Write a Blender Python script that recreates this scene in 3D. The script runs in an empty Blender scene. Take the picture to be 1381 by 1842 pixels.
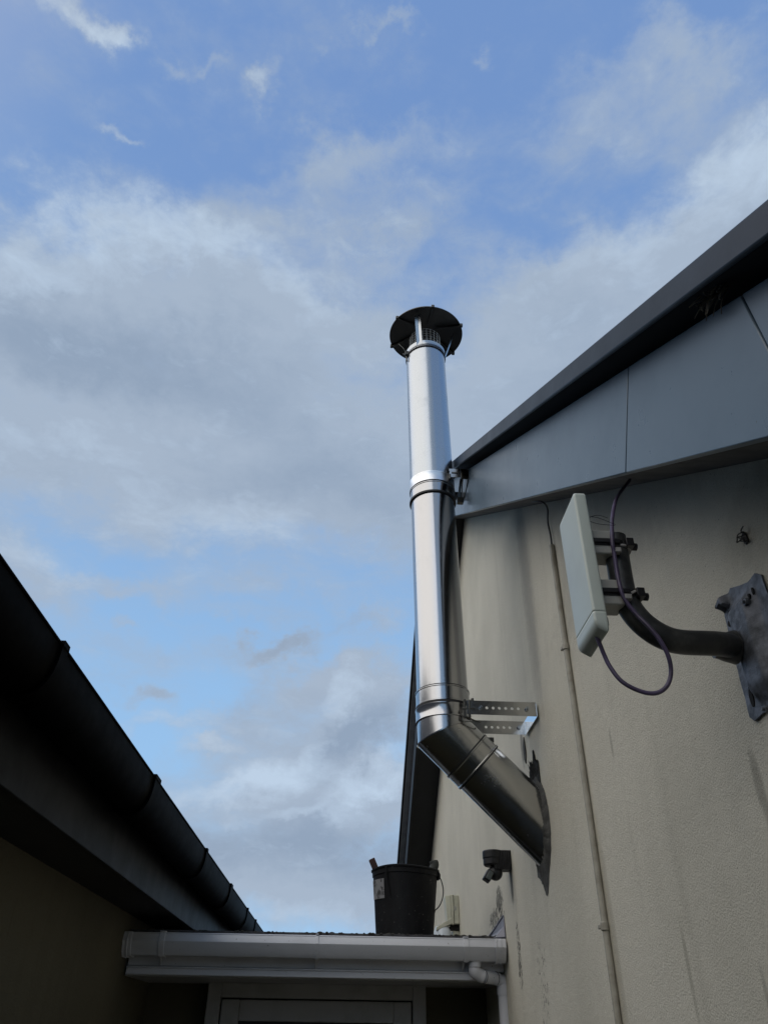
import bpy, bmesh, math, random
from mathutils import Vector, Matrix
random.seed(7)
R = math.radians
scn = bpy.context.scene
COL = scn.collection

# ------------------------------------------------------------------ camera
CAM = Vector((0.0, 0.0, 1.6))
YAW, PITCH, ROLL, FPX = R(2.425), R(35.27), R(0.865), 1338.0
fw = Vector((math.sin(YAW)*math.cos(PITCH), math.cos(YAW)*math.cos(PITCH), math.sin(PITCH)))
r0 = Vector((math.cos(YAW), -math.sin(YAW), 0)); u0 = r0.cross(fw)
rt = r0*math.cos(ROLL) + u0*math.sin(ROLL); up = rt.cross(fw)
cd = bpy.data.cameras.new('camera'); cam = bpy.data.objects.new('camera', cd); COL.objects.link(cam)
M = Matrix.Identity(4)
for i in range(3):
    M[i][0] = rt[i]; M[i][1] = up[i]; M[i][2] = -fw[i]; M[i][3] = CAM[i]
cam.matrix_world = M
cd.sensor_fit = 'AUTO'; cd.sensor_width = 36; cd.lens = FPX/1842*36
cd.clip_start = 0.05; cd.clip_end = 2000
scn.camera = cam

def ray(px, py):
    return (rt*(px-690.5) - up*(py-921) + fw*FPX).normalized()
def at(px, py, ax, val):
    """world point where the sight line through a photo pixel meets the plane axis=val"""
    d = ray(px, py); t = (val-CAM[ax])/d[ax]
    return CAM + d*t

# ------------------------------------------------------------------ sky
SUN_EL, SUN_AZ = R(34), R(248)      # azimuth from +Y clockwise
world = bpy.data.worlds.new('World'); scn.world = world; world.use_nodes = True
nt = world.node_tree; N = nt.nodes; LK = nt.links
for n in list(N): N.remove(n)
def nd(tree, t, **kw):
    n = tree.nodes.new(t)
    for k, v in kw.items():
        if k == 'inp':
            for a, b in v.items():
                if hasattr(b, 'is_output') or isinstance(b, bpy.types.NodeSocket): tree.links.new(b, n.inputs[a])
                else: n.inputs[a].default_value = b
        else: setattr(n, k, v)
    return n
def mth(tree, op, a, b=0.0, c=0.0, clamp=False):
    n = tree.nodes.new('ShaderNodeMath'); n.operation = op; n.use_clamp = clamp
    for i, v in enumerate((a, b, c)):
        if isinstance(v, bpy.types.NodeSocket): tree.links.new(v, n.inputs[i])
        else: n.inputs[i].default_value = v
    return n.outputs[0]
def mixc(tree, f, a, b, mode='MIX'):
    n = tree.nodes.new('ShaderNodeMix'); n.data_type = 'RGBA'; n.blend_type = mode
    for s, v in ((n.inputs[0], f), (n.inputs[6], a), (n.inputs[7], b)):
        if isinstance(v, bpy.types.NodeSocket): tree.links.new(v, s)
        else: s.default_value = v if not isinstance(v, tuple) else (*v[:3], 1)
    return n.outputs[2]
def smooth(tree, v, lo, hi, tlo=0.0, thi=1.0):
    n = tree.nodes.new('ShaderNodeMapRange'); n.interpolation_type = 'SMOOTHSTEP'
    tree.links.new(v, n.inputs[0])
    n.inputs[1].default_value = lo; n.inputs[2].default_value = hi
    n.inputs[3].default_value = tlo; n.inputs[4].default_value = thi
    return n.outputs[0]
def noise(tree, vec, scale, detail=4, rough=.5, dist=0.0, lac=2.0):
    n = tree.nodes.new('ShaderNodeTexNoise')
    tree.links.new(vec, n.inputs['Vector'])
    n.inputs['Scale'].default_value = scale; n.inputs['Detail'].default_value = detail
    n.inputs['Roughness'].default_value = rough; n.inputs['Distortion'].default_value = dist
    n.inputs['Lacunarity'].default_value = lac
    return n
def lin(r, g, b):
    f = lambda c: (c/255/12.92 if c/255 <= .04045 else ((c/255+.055)/1.055)**2.4)
    return (f(r), f(g), f(b))

SKYS = 0.1
def build_sky():
    tc = nd(nt, 'ShaderNodeTexCoord')
    d = tc.outputs['Generated']
    sky = nd(nt, 'ShaderNodeTexSky', sky_type='NISHITA', sun_disc=False)
    sky.sun_elevation = SUN_EL; sky.sun_rotation = SUN_AZ; sky.altitude = 50; sky.air_density = 1.0
    sky.dust_density = 0.6; sky.ozone_density = 1.4
    sp = nd(nt, 'ShaderNodeSeparateXYZ', inp={0: d})
    x, y, z = sp.outputs
    # ragged edges: push the direction about with noise
    nz = noise(nt, d, 3.2, 8, .62)
    off = nd(nt, 'ShaderNodeVectorMath', operation='SUBTRACT', inp={0: nz.outputs['Color'], 1: (.5, .5, .5)})
    nz2 = noise(nt, d, 11.0, 6, .6)
    off2 = nd(nt, 'ShaderNodeVectorMath', operation='SUBTRACT', inp={0: nz2.outputs['Color'], 1: (.5, .5, .5)})
    sc1 = nd(nt, 'ShaderNodeVectorMath', operation='SCALE', inp={0: off.outputs[0]}); sc1.inputs['Scale'].default_value = .17
    sc2 = nd(nt, 'ShaderNodeVectorMath', operation='SCALE', inp={0: off2.outputs[0]}); sc2.inputs['Scale'].default_value = .06
    zp = mth(nt, 'MAXIMUM', mth(nt, 'ADD', z, 1.0), .2)
    cu = nd(nt, 'ShaderNodeCombineXYZ', inp={0: mth(nt, 'DIVIDE', x, zp), 1: mth(nt, 'DIVIDE', y, zp), 2: 0.0})
    ad = nd(nt, 'ShaderNodeVectorMath', operation='ADD', inp={0: cu.outputs[0], 1: sc1.outputs[0]})
    ad2 = nd(nt, 'ShaderNodeVectorMath', operation='ADD', inp={0: ad.outputs[0], 1: sc2.outputs[0]})
    uvf = nd(nt, 'ShaderNodeVectorMath', operation='MULTIPLY', inp={0: ad2.outputs[0], 1: (1, 1, 0)}).outputs[0]
    def st(px, py):
        v = ray(px, py); return Vector((v.x/(1+v.z), v.y/(1+v.z)))
    def blobs(lst):
        acc = None
        for (px, py, a, b, ang, w) in lst:
            c = st(px, py); ca, sa = math.cos(R(ang)), math.sin(R(ang))
            e = st(px+ca*10, py+sa*10) - c; g = st(px-sa*10, py+ca*10) - c
            mp = nd(nt, 'ShaderNodeMapping', vector_type='TEXTURE', inp={'Vector': uvf})
            mp.inputs['Location'].default_value = (c.x, c.y, 0)
            mp.inputs['Rotation'].default_value = (0, 0, math.atan2(e.y, e.x))
            mp.inputs['Scale'].default_value = (max(e.length*a/10, .003), max(g.length*b/10, .003), 1)
            gr = nd(nt, 'ShaderNodeTexGradient', gradient_type='SPHERICAL', inp={0: mp.outputs[0]})
            s = smooth(nt, gr.outputs['Fac'], 0, 1)
            acc = mth(nt, 'MULTIPLY_ADD', s, w, acc if acc else 0.0)
        return acc
    # (px, py, half length, half height, angle, weight)  -> directions in the world
    cloud = blobs([
        (300, 720, 820, 330, 8, 1.15), (120, 520, 420, 190, -12, .7), (520, 560, 380, 190, 24, .7), (620, 900, 560, 240, 8, .8), (700, 340, 420, 150, -15, .4), (760, 560, 300, 200, 0, .45),
        (60, 880, 420, 230, 10, .45),
        (1250, 520, 620, 290, -38, 1.25), (1000, 640, 420, 220, -30, .9), (1330, 250, 300, 170, -30, .75), (860, 760, 300, 180, -20, .6),
        (145, 10, 100, 70, 28, .6), (190, 50, 70, 70, 60, .6), (518, 128, 80, 60, -40, .65), (235, 272, 70, 28, 10, .55), (870, 84, 48, 30, -50, .45),
        (705, 35, 100, 36, 0, .45), (310, 95, 60, 40, 0, .4), (1120, 170, 380, 170, -35, .55), (1180, 60, 260, 80, -20, .35), (560, 1420, 520, 110, -8, .55), (760, 420, 260, 60, -20, .3), (640, 290, 260, 90, -10, .42), (395, 105, 60, 30, 0, .3),
        (35, 1050, 220, 100, 35, .8), (300, 1180, 420, 60, 3, .35), (560, 1225, 260, 50, -12, .6), (300, 1290, 260, 40, -6, .5), (420, 1110, 260, 30, 6, .4), (230, 1060, 200, 34, 12, .45), (500, 430, 380, 90, 10, .3), (420, 1060, 420, 60, 4, .45), (640, 1180, 200, 60, -15, .4), (440, 1300, 220, 60, -20, .5),
        (520, 1168, 120, 30, -14, .85), (270, 1245, 85, 34, 0, .85), (680, 1110, 110, 32, -18, .55), (205, 1130, 46, 14, 0, .45),
        (650, 1290, 330, 130, -28, .95), (420, 1390, 300, 110, -14, .8), (650, 1420, 260, 80, -12, .95), (345, 1335, 60, 24, 0, .4),
        (560, 1580, 700, 190, 0, 1.35), (700, 1230, 160, 90, -40, .5),
    ])
    white = blobs([
        (150, 22, 120, 60, 28, .6), (200, 58, 60, 50, 60, .5), (518, 128, 62, 40, -40, .6), (235, 272, 60, 24, 10, .5),
        (250, 430, 330, 90, 8, .75), (470, 500, 260, 90, 28, .6), (70, 500, 260, 80, -8, .5),
        (1330, 250, 330, 130, -34, .75), (1120, 440, 330, 130, -40, .4),
        (390, 930, 300, 100, 10, .45), (120, 790, 260, 70, 10, .4),
        (430, 1405, 240, 60, -14, 1.2), (660, 1400, 170, 40, -20, 1.1), (560, 1330, 90, 40, -30, .6), (60, 1020, 160, 60, 20, .5), (640, 1240, 90, 50, -50, .8), (300, 1290, 260, 40, -6, .5), (700, 1345, 120, 24, -25, .7), (500, 1470, 220, 24, -8, .5), (340, 1335, 90, 34, 0, .6), (560, 1660, 400, 50, 0, .45),
    ])
    dark = blobs([
        (160, 610, 400, 110, 4, .85), (420, 690, 360, 110, 10, .6), (600, 850, 380, 110, 8, .75), (640, 960, 200, 60, 0, .3),
        (650, 1310, 210, 60, -28, 1.1), (640, 1120, 90, 30, -10, .4), (420, 1250, 100, 50, 0, .3), (520, 1168, 120, 30, -14, .6), (270, 1245, 85, 34, 0, .5), (560, 1530, 620, 90, 0, .9),
        (1000, 700, 300, 120, -30, .35),
    ])
    front = smooth(nt, y, -.15, .25)
    n3 = noise(nt, d, 2.3, 7, .58, .3).outputs['Fac']
    n4 = noise(nt, nd(nt, 'ShaderNodeVectorMath', operation='MULTIPLY', inp={0: d, 1: (1, 1, 2.0)}).outputs[0], 6.5, 8, .62, .2).outputs['Fac']
    back = mth(nt, 'MULTIPLY', mth(nt, 'SUBTRACT', 1.0, front), mth(nt, 'MULTIPLY_ADD', n3, 3.0, -1.0))
    dens = mth(nt, 'ADD', mth(nt, 'MULTIPLY', cloud, front), back)
    n5 = noise(nt, nd(nt, 'ShaderNodeVectorMath', operation='MULTIPLY', inp={0: d, 1: (1, 1, 2.2)}).outputs[0], 17, 9, .66, .35).outputs['Fac']
    tex = mth(nt, 'ADD', mth(nt, 'MULTIPLY_ADD', n4, 1.2, -.6), mth(nt, 'MULTIPLY_ADD', n5, .75, -.375))
    tex3 = mth(nt, 'MULTIPLY_ADD', n3, .7, -.35)
    dens2 = mth(nt, 'ADD', mth(nt, 'ADD', dens, tex), tex3)
    mask = smooth(nt, dens2, -.10, 1.05)
    # clear sky: the Nishita sky, brought to the dusk exposure of the photograph
    tint = mixc(nt, 1.0, sky.outputs[0], (SKY_T[0], SKY_T[1], SKY_T[2]), 'MULTIPLY')
    k = 1.0/SKYS/2**.36
    def c(r, g, b): q = lin(r, g, b); return (q[0]*k, q[1]*k, q[2]*k)
    top = c(119, 154, 209); mid = c(158, 201, 243)
    blue = mixc(nt, smooth(nt, z, .18, .95), mid, top)
    clear = mixc(nt, .85, tint, blue)
    dk = mth(nt, 'MULTIPLY', mth(nt, 'ADD', mth(nt, 'ADD', mth(nt, 'MULTIPLY_ADD', n4, 1.3, -.62), mth(nt, 'MULTIPLY_ADD', n5, .8, -.4)), dark), 1.0, clamp=True)
    wh = mth(nt, 'MULTIPLY', mth(nt, 'ADD', mth(nt, 'MULTIPLY_ADD', n5, 1.9, -1.05), white), .9, clamp=True)
    cc = mixc(nt, dk, c(165, 181, 201), c(145, 163, 186))
    cc = mixc(nt, wh, cc, c(188, 207, 228))
    colr = mixc(nt, mask, clear, cc)
    # the sun's veiled bright patch of cloud, behind the photographer
    sv = Vector((math.sin(SUN_AZ)*math.cos(SUN_EL), math.cos(SUN_AZ)*math.cos(SUN_EL), math.sin(SUN_EL)))
    dt = nd(nt, 'ShaderNodeVectorMath', operation='DOT_PRODUCT', inp={0: d, 1: tuple(sv)})
    glow = smooth(nt, dt.outputs['Value'], .55, 1.0)
    colr = mixc(nt, glow, colr, (5.0, 5.0, 5.1))
    bg = nd(nt, 'ShaderNodeBackground'); LK.new(colr, bg.inputs[0]); bg.inputs[1].default_value = SKYS
    out = nd(nt, 'ShaderNodeOutputWorld'); LK.new(bg.outputs[0], out.inputs[0])
SKY_T = (.8, .9, .9)
build_sky()
world.cycles.sampling_method = 'MANUAL'; world.cycles.sample_map_resolution = 512

sl = bpy.data.lights.new('sun', 'SUN'); sl.energy = 1.5; sl.angle = R(100); sl.color = (1, .93, .84)
so = bpy.data.objects.new('sun', sl); COL.objects.link(so)
so.rotation_euler = Vector((-math.sin(SUN_AZ)*math.cos(SUN_EL), -math.cos(SUN_AZ)*math.cos(SUN_EL), -math.sin(SUN_EL))).to_track_quat('-Z', 'Y').to_euler()
vs = scn.view_settings; vs.view_transform = 'Standard'; vs.look = 'None'; vs.exposure = 0.38; vs.gamma = 1.0
scn.render.resolution_x = 767; scn.render.resolution_y = 1024
scn.cycles.max_bounces = 8

# ------------------------------------------------------------------ helpers
def tag(o, label=None, cat=None, group=None, kind=None):
    if label: o['label'] = label
    if cat: o['category'] = cat
    if group: o['group'] = group
    if kind: o['kind'] = kind
    return o
def thing(name, loc, label, cat, group=None):
    o = bpy.data.objects.new(name, None); COL.objects.link(o); o.location = loc; o.empty_display_size = .1
    return tag(o, label, cat, group)
def wloc(p):
    v = Vector((0, 0, 0))
    while p: v += p.location; p = p.parent
    return v
def obj(name, bm, mat, parent=None, smooth_=False, bevel=0, seg=2, auto=40):
    me = bpy.data.meshes.new(name)
    if parent: bmesh.ops.translate(bm, verts=bm.verts, vec=-wloc(parent))
    bmesh.ops.recalc_face_normals(bm, faces=bm.faces)
    bm.to_mesh(me); bm.free()
    o = bpy.data.objects.new(name, me); COL.objects.link(o)
    if isinstance(mat, (list, tuple)):
        for m in mat: me.materials.append(m)
    else: me.materials.append(mat)
    if parent: o.parent = parent
    if smooth_:
        for p in me.polygons: p.use_smooth = True
        me.set_sharp_from_angle(angle=R(auto))
    if bevel:
        b = o.modifiers.new('bevel', 'BEVEL'); b.width = bevel; b.segments = seg; b.limit_method = 'ANGLE'; b.angle_limit = R(35)
        b.harden_normals = False
        for p in me.polygons: p.use_smooth = True
        me.set_sharp_from_angle(angle=R(30))
    return o
def NB(): return bmesh.new()
def box(bm, a, b):
    vs_ = [bm.verts.new((x, y, z)) for x in (a[0], b[0]) for y in (a[1], b[1]) for z in (a[2], b[2])]
    for f in ((0, 1, 3, 2), (4, 6, 7, 5), (0, 4, 5, 1), (2, 3, 7, 6), (0, 2, 6, 4), (1, 5, 7, 3)):
        bm.faces.new([vs_[i] for i in f])
def hexa(bm, pts8):
    """box from two quads"""
    v = [bm.verts.new(p) for p in pts8]
    for f in ((0, 1, 2, 3), (7, 6, 5, 4), (0, 4, 5, 1), (1, 5, 6, 2), (2, 6, 7, 3), (3, 7, 4, 0)):
        bm.faces.new([v[i] for i in f])
def prism(bm, poly, vec):
    """closed polygon (3-D points) swept by vec"""
    vec = Vector(vec)
    a = [bm.verts.new(p) for p in poly]; b = [bm.verts.new(Vector(p)+vec) for p in poly]
    n = len(a)
    bm.faces.new(a); bm.faces.new(b[::-1])
    for i in range(n):
        j = (i+1) % n; bm.faces.new((a[i], b[i], b[j], a[j]))
def frame_of(d):
    d = Vector(d).normalized()
    a = Vector((0, 0, 1)) if abs(d.z) < .9 else Vector((1, 0, 0))
    e1 = d.cross(a).normalized(); e2 = d.cross(e1).normalized()
    return d, e1, e2
def loft(bm, rings, caps=True, closed=False):
    rs = [[bm.verts.new(p) for p in r] for r in rings]
    n = len(rs[0])
    for k in range(len(rs)-1 + (1 if closed else 0)):
        a, b = rs[k], rs[(k+1) % len(rs)]
        for i in range(n):
            j = (i+1) % n; bm.faces.new((a[i], a[j], b[j], b[i]))
    if caps and not closed:
        bm.faces.new(rs[0][::-1]); bm.faces.new(rs[-1])
def turn(bm, p0, d, prof, seg=48, closed=False, caps=True):
    """lathe a profile [(along, radius)] about the axis p0 + t d"""
    d, e1, e2 = frame_of(d); p0 = Vector(p0)
    rings = []
    for t, r in prof:
        rings.append([p0 + d*t + (e1*math.cos(2*math.pi*i/seg) + e2*math.sin(2*math.pi*i/seg))*max(r, 1e-4) for i in range(seg)])
    loft(bm, rings, caps, closed)
def cyl(bm, a, b, r, r2=None, seg=24):
    a, b = Vector(a), Vector(b)
    turn(bm, a, b-a, [(0, r), ((b-a).length, r if r2 is None else r2)], seg)
def tube(bm, pts, r, seg=12, sub=6, caps=True):
    """smooth tube along a Catmull-Rom path"""
    P = [Vector(p) for p in pts]
    if sub > 1:
        Q = [P[0]*2-P[1]] + P + [P[-1]*2-P[-2]]; out = []
        for i in range(1, len(Q)-2):
            for k in range(sub):
                t = k/sub; a, b, c, d_ = Q[i-1], Q[i], Q[i+1], Q[i+2]
                out.append(.5*((2*b) + (c-a)*t + (2*a-5*b+4*c-d_)*t*t + (3*b-a-3*c+d_)*t**3))
        out.append(P[-1]); P = out
    t0 = (P[1]-P[0]).normalized(); _, e1, e2 = frame_of(t0)
    rings = []
    for i, p in enumerate(P):
        t = (P[min(i+1, len(P)-1)]-P[max(i-1, 0)]).normalized()
        e1 = (e1 - t*e1.dot(t)).normalized(); e2 = t.cross(e1)
        rr = r(i/(len(P)-1)) if callable(r) else r
        rings.append([p + (e1*math.cos(2*math.pi*k/seg)+e2*math.sin(2*math.pi*k/seg))*rr for k in range(seg)])
    loft(bm, rings, caps)

# ------------------------------------------------------------------ materials
def mat_base(name, col, rough=.6, metal=0.0, spec=.5):
    m = bpy.data.materials.new(name); m.use_nodes = True
    b = m.node_tree.nodes['Principled BSDF']
    b.inputs['Base Color'].default_value = (*col, 1); b.inputs['Roughness'].default_value = rough
    b.inputs['Metallic'].default_value = metal; b.inputs['Specular IOR Level'].default_value = spec
    return m, m.node_tree, b
def mottled(name, col, col2, rough=.6, scale=8, metal=0.0, bump=0.0, bscale=60, amt=1.0, spec=.5, stretch=(1, 1, 1), lo=.4, hi=.7, rvar=.0, specks=None):
    m, t, b = mat_base(name, col, rough, metal, spec)
    g = nd(t, 'ShaderNodeNewGeometry').outputs['Position']
    v = nd(t, 'ShaderNodeVectorMath', operation='MULTIPLY', inp={0: g, 1: stretch}).outputs[0]
    n1 = noise(t, v, scale, 8, .62)
    f = smooth(t, n1.outputs['Fac'], lo, hi, 0, amt)
    c = mixc(t, f, col, col2)
    if specks:
        ns = noise(t, g, specks[1], 3, .6).outputs['Fac']
        c = mixc(t, smooth(t, ns, specks[2], specks[2]+.05), c, specks[0])
    t.links.new(c, b.inputs['Base Color'])
    if rvar:
        n2 = noise(t, v, scale*2.3, 6, .6).outputs['Fac']
        t.links.new(mth(t, 'MULTIPLY_ADD', n2, rvar, rough-rvar/2), b.inputs['Roughness'])
    if bump:
        nb = noise(t, g, bscale, 6, .6).outputs['Fac']
        bp = nd(t, 'ShaderNodeBump', inp={'Height': nb}); bp.inputs['Strength'].default_value = bump; bp.inputs['Distance'].default_value = .004
        t.links.new(bp.outputs[0], b.inputs['Normal'])
    return m

def wall_material(name, base, alt, stains_and_shade=(), moulds=(), bump=.55):
    """rough painted render, with dirt marks and painted shade in shapes of their own: (y, z, half y, half z, strength)"""
    m, t, b = mat_base(name, base, .85, 0, .25)
    g = nd(t, 'ShaderNodeNewGeometry').outputs['Position']
    sp = nd(t, 'ShaderNodeSeparateXYZ', inp={0: g}); x, y, z = sp.outputs
    big = noise(t, g, 1.7, 6, .6).outputs['Fac']
    c = mixc(t, smooth(t, big, .35, .7), base, alt)
    st = nd(t, 'ShaderNodeVectorMath', operation='MULTIPLY', inp={0: g, 1: (14, 14, .8)}).outputs[0]
    streak = noise(t, st, 1.0, 7, .65).outputs['Fac']
    c = mixc(t, smooth(t, streak, .5, .78, 0, .26), c, (base[0]*.62, base[1]*.62, base[2]*.6))
    st2 = nd(t, 'ShaderNodeVectorMath', operation='MULTIPLY', inp={0: g, 1: (60, 60, 3.5)}).outputs[0]
    s2 = noise(t, st2, 1.0, 5, .6).outputs['Fac']
    c = mixc(t, smooth(t, s2, .62, .75, 0, .25), c, (base[0]*.5, base[1]*.52, base[2]*.45))
    fine = noise(t, g, 330, 3, .6).outputs['Fac']
    c = mixc(t, smooth(t, fine, .56, .70, 0, .6), c, (base[0]*.42, base[1]*.42, base[2]*.4))
    pits = noise(t, g, 150, 2, .5).outputs['Fac']
    c = mixc(t, smooth(t, pits, .70, .745, 0, .75), c, (.10, .10, .09))
    pat = noise(t, g, 7, 5, .6).outputs['Fac']
    c = mixc(t, smooth(t, pat, .55, .72, 0, .16), c, (base[0]*1.15, base[1]*1.15, base[2]*1.15))
    mid = noise(t, g, 28, 5, .6).outputs['Fac']
    for (sy, sz, hy, hz, w, colr) in stains_and_shade:
        dy = mth(t, 'DIVIDE', mth(t, 'SUBTRACT', y, sy), hy); dz = mth(t, 'DIVIDE', mth(t, 'SUBTRACT', z, sz), hz)
        q = mth(t, 'ADD', mth(t, 'MULTIPLY', dy, dy), mth(t, 'MULTIPLY', dz, dz))
        q = mth(t, 'ADD', q, mth(t, 'MULTIPLY_ADD', streak, 1.3, -.65))
        q = mth(t, 'ADD', q, mth(t, 'MULTIPLY_ADD', mid, .8, -.4))
        c = mixc(t, smooth(t, q, 1.15, .0, 0, w), c, colr)
    mn = noise(t, g, 95, 6, .7).outputs['Fac']
    mn2 = noise(t, nd(t, 'ShaderNodeVectorMath', operation='MULTIPLY', inp={0: g, 1: (1, 1, .6)}).outputs[0], 62, 6, .78, .5).outputs['Fac']
    for (sy, sz, hy, hz, thr) in moulds:
        dy = mth(t, 'DIVIDE', mth(t, 'SUBTRACT', y, sy), hy); dz = mth(t, 'DIVIDE', mth(t, 'SUBTRACT', z, sz), hz)
        q = mth(t, 'ADD', mth(t, 'MULTIPLY', dy, dy), mth(t, 'MULTIPLY', dz, dz))
        e = smooth(t, q, 1.2, .0)
        v = mth(t, 'ADD', mth(t, 'MULTIPLY', e, .25), mn2)
        c = mixc(t, mth(t, 'MULTIPLY', smooth(t, v, thr, thr+.02, 0, .8), smooth(t, q, 1.3, 1.0)), c, (.045, .045, .04))
    t.links.new(c, b.inputs['Base Color'])
    b1 = noise(t, g, 240, 5, .65).outputs['Fac']; b2 = noise(t, g, 55, 4, .5).outputs['Fac']
    h = mth(t, 'ADD', b1, mth(t, 'MULTIPLY', b2, .7))
    bp = nd(t, 'ShaderNodeBump', inp={'Height': h}); bp.inputs['Strength'].default_value = bump*1.5; bp.inputs['Distance'].default_value = .0035
    t.links.new(bp.outputs[0], b.inputs['Normal'])
    return m

def steel(name, col=(.62, .62, .63), rough=.16, streak=.10, axis=(1, 1, .03), aniso=.5):
    m, t, b = mat_base(name, col, rough, 1.0)
    g = nd(t, 'ShaderNodeNewGeometry').outputs['Position']
    v = nd(t, 'ShaderNodeVectorMath', operation='MULTIPLY', inp={0: g, 1: axis}).outputs[0]
    n1 = noise(t, v, 90, 5, .6).outputs['Fac']; n2 = noise(t, g, 9, 6, .65).outputs['Fac']
    r = mth(t, 'ADD', mth(t, 'MULTIPLY_ADD', n1, streak, rough-streak/2), mth(t, 'MULTIPLY', smooth(t, n2, .5, .75), .10))
    t.links.new(r, b.inputs['Roughness'])
    c = mixc(t, smooth(t, n2, .52, .8, 0, .35), col, (col[0]*.72, col[1]*.72, col[2]*.7))
    c = mixc(t, smooth(t, n1, .6, .8, 0, .25), c, (col[0]*.75, col[1]*.75, col[2]*.76))
    t.links.new(c, b.inputs['Base Color'])
    bp = nd(t, 'ShaderNodeBump', inp={'Height': n1}); bp.inputs['Strength'].default_value = .05; bp.inputs['Distance'].default_value = .001
    n3 = noise(t, v, 14, 3, .5).outputs['Fac']
    bp2 = nd(t, 'ShaderNodeBump', inp={'Height': n3, 'Normal': bp.outputs[0]}); bp2.inputs['Strength'].default_value = .22; bp2.inputs['Distance'].default_value = .004
    t.links.new(bp2.outputs[0], b.inputs['Normal'])
    return m

XW = .70
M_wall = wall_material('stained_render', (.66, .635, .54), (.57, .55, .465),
    stains_and_shade=[(3.40, 2.12, .03, .08, .75, (.08, .08, .07)),
            (2.62, 3.15, .11, .70, .45, (.17, .165, .16)),  # dark band the flue casts beside itself, painted into the wall colour
            (1.02, 2.36, .16, .10, .35, (.17, .155, .11)),
            (2.17, 1.75, .035, .45, .35, (.22, .20, .14)),
            (1.27, 1.96, .018, .075, .5, (.16, .15, .12)),
            (1.72, 1.72, .012, .12, .4, (.18, .17, .12)),
            (1.95, 2.25, .010, .05, .4, (.16, .15, .12)),
            (1.42, 1.66, .010, .06, .4, (.16, .15, .12)),
            (2.98, 2.58, .03, .10, .6, (.10, .10, .10)),
            (1.3, 2.75, 1.2, .22, .30, (.17, .165, .15))],  # shade below the soffit, painted into the wall colour
    moulds=[(3.80, 2.05, .28, .06, .70), (3.70, 2.11, .12, .08, .69), (3.36, 1.87, .06, .17, .73), (4.3, 2.0, .14, .05, .72), (3.0, 1.75, .12, .25, .80)])
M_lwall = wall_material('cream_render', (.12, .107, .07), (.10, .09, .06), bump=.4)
M_fascia = mottled('grey_gloss_fascia', (.115, .165, .215), (.095, .14, .185), .30, 6, rvar=.16, bump=.05, bscale=14, specks=((.05, .055, .06), 120, .715))
M_trim = mottled('slate_blue_verge', (.010, .015, .024), (.017, .023, .034), .42, 5, rvar=.2, bump=.05, spec=.28)
M_soff = mottled('weathered_board', (.12, .11, .10), (.07, .065, .06), .8, 12, bump=.2)
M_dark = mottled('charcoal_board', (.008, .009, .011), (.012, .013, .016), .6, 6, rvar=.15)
M_pale = mottled('pale_undercloak', (.35, .36, .37), (.25, .26, .27), .6, 10)
M_blackpvc = mottled('black_plastic_gutter', (.0008, .0008, .001), (.003, .003, .003), .55, 10, rvar=.2, bump=.05, spec=.03)
M_leftfascia = mottled('dark_grey_fascia', (.020, .020, .021), (.008, .008, .009), .5, 5, rvar=.2, spec=.15)
M_leftsoff = mottled('dark_soffit_board', (.010, .011, .012), (.014, .015, .016), .6, 6)
M_tile = mottled('roof_tile', (.06, .06, .065), (.10, .095, .09), .8, 14, bump=.6, bscale=50)
M_pvc = mottled('white_pvc', (.62, .63, .66), (.50, .51, .53), .35, 7, rvar=.2, bump=.04, specks=((.10, .095, .07), 75, .70), lo=.45, hi=.75, stretch=(.5, 1, 1.4))
M_pvcw = mottled('white_pvc_door', (.42, .42, .42), (.34, .34, .33), .45, 6, specks=((.06, .055, .045), 50, .77))
M_steel = steel('stainless_flue', (.42, .425, .435), .17)
M_steelu = steel('satin_flue', (.42, .45, .48), .26, .12)
M_steelb = steel('stainless_elbow', (.50, .50, .49), .20, .08, (1, 1, 1))
M_capm = steel('sooty_steel', (.10, .097, .088), .38, .1, (1, 1, 1))
M_gasket = mat_base('dark_seam', (.012, .012, .014), .6)[0]
M_mortar = mottled('dark_fire_cement', (.055, .055, .052), (.10, .10, .092), .9, 20, bump=1.0, bscale=60)
M_galv = mottled('galvanised_plate', (.20, .22, .26), (.08, .09, .105), .62, 26, metal=.35, bump=.7, bscale=45, lo=.38, hi=.66, specks=((.03, .03, .03), 90, .70))
M_arm = mottled('dark_painted_pipe', (.022, .024, .026), (.06, .062, .06), .42, 26, rvar=.3, bump=.25, bscale=60, specks=((.18, .18, .17), 120, .74))
M_ant = mottled('sage_plastic', (.50, .55, .50), (.46, .50, .46), .38, 6, rvar=.12)
M_antd = mottled('grey_clamp_plastic', (.36, .36, .33), (.28, .28, .26), .5, 16)
M_strap = mat_base('black_clamp', (.010, .010, .012), .4)[0]
M_purple = mottled('purple_cable', (.085, .065, .13), (.05, .04, .07), .45, 30)
M_tie = mottled('white_cable_tie', (.32, .31, .30), (.2, .2, .19), .6, 60)
M_wire = mottled('dark_wire', (.04, .04, .042), (.06, .055, .05), .5, 20)
M_conduit = mottled('painted_conduit', (.40, .385, .33), (.27, .255, .21), .6, 16, bump=.2)
M_bucket = mottled('dirty_black_rubber', (.0035, .0035, .005), (.010, .011, .012), .6, 9, bump=.3, rvar=.3, specks=((.10, .095, .09), 70, .66), stretch=(1, 1, .4), spec=.25)
M_label = mottled('worn_sticker', (.42, .42, .43), (.10, .10, .10), .7, 45, lo=.50, hi=.62)
M_lead = mottled('lead_flashing', (.27, .275, .32), (.20, .205, .24), .55, 9, bump=.2)
M_cream = mottled('aged_cream_plastic', (.50, .50, .40), (.40, .40, .32), .45, 14)
M_pir = mottled('black_pir_plastic', (.007, .008, .010), (.016, .016, .019), .5, 60, bump=.3)
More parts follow.
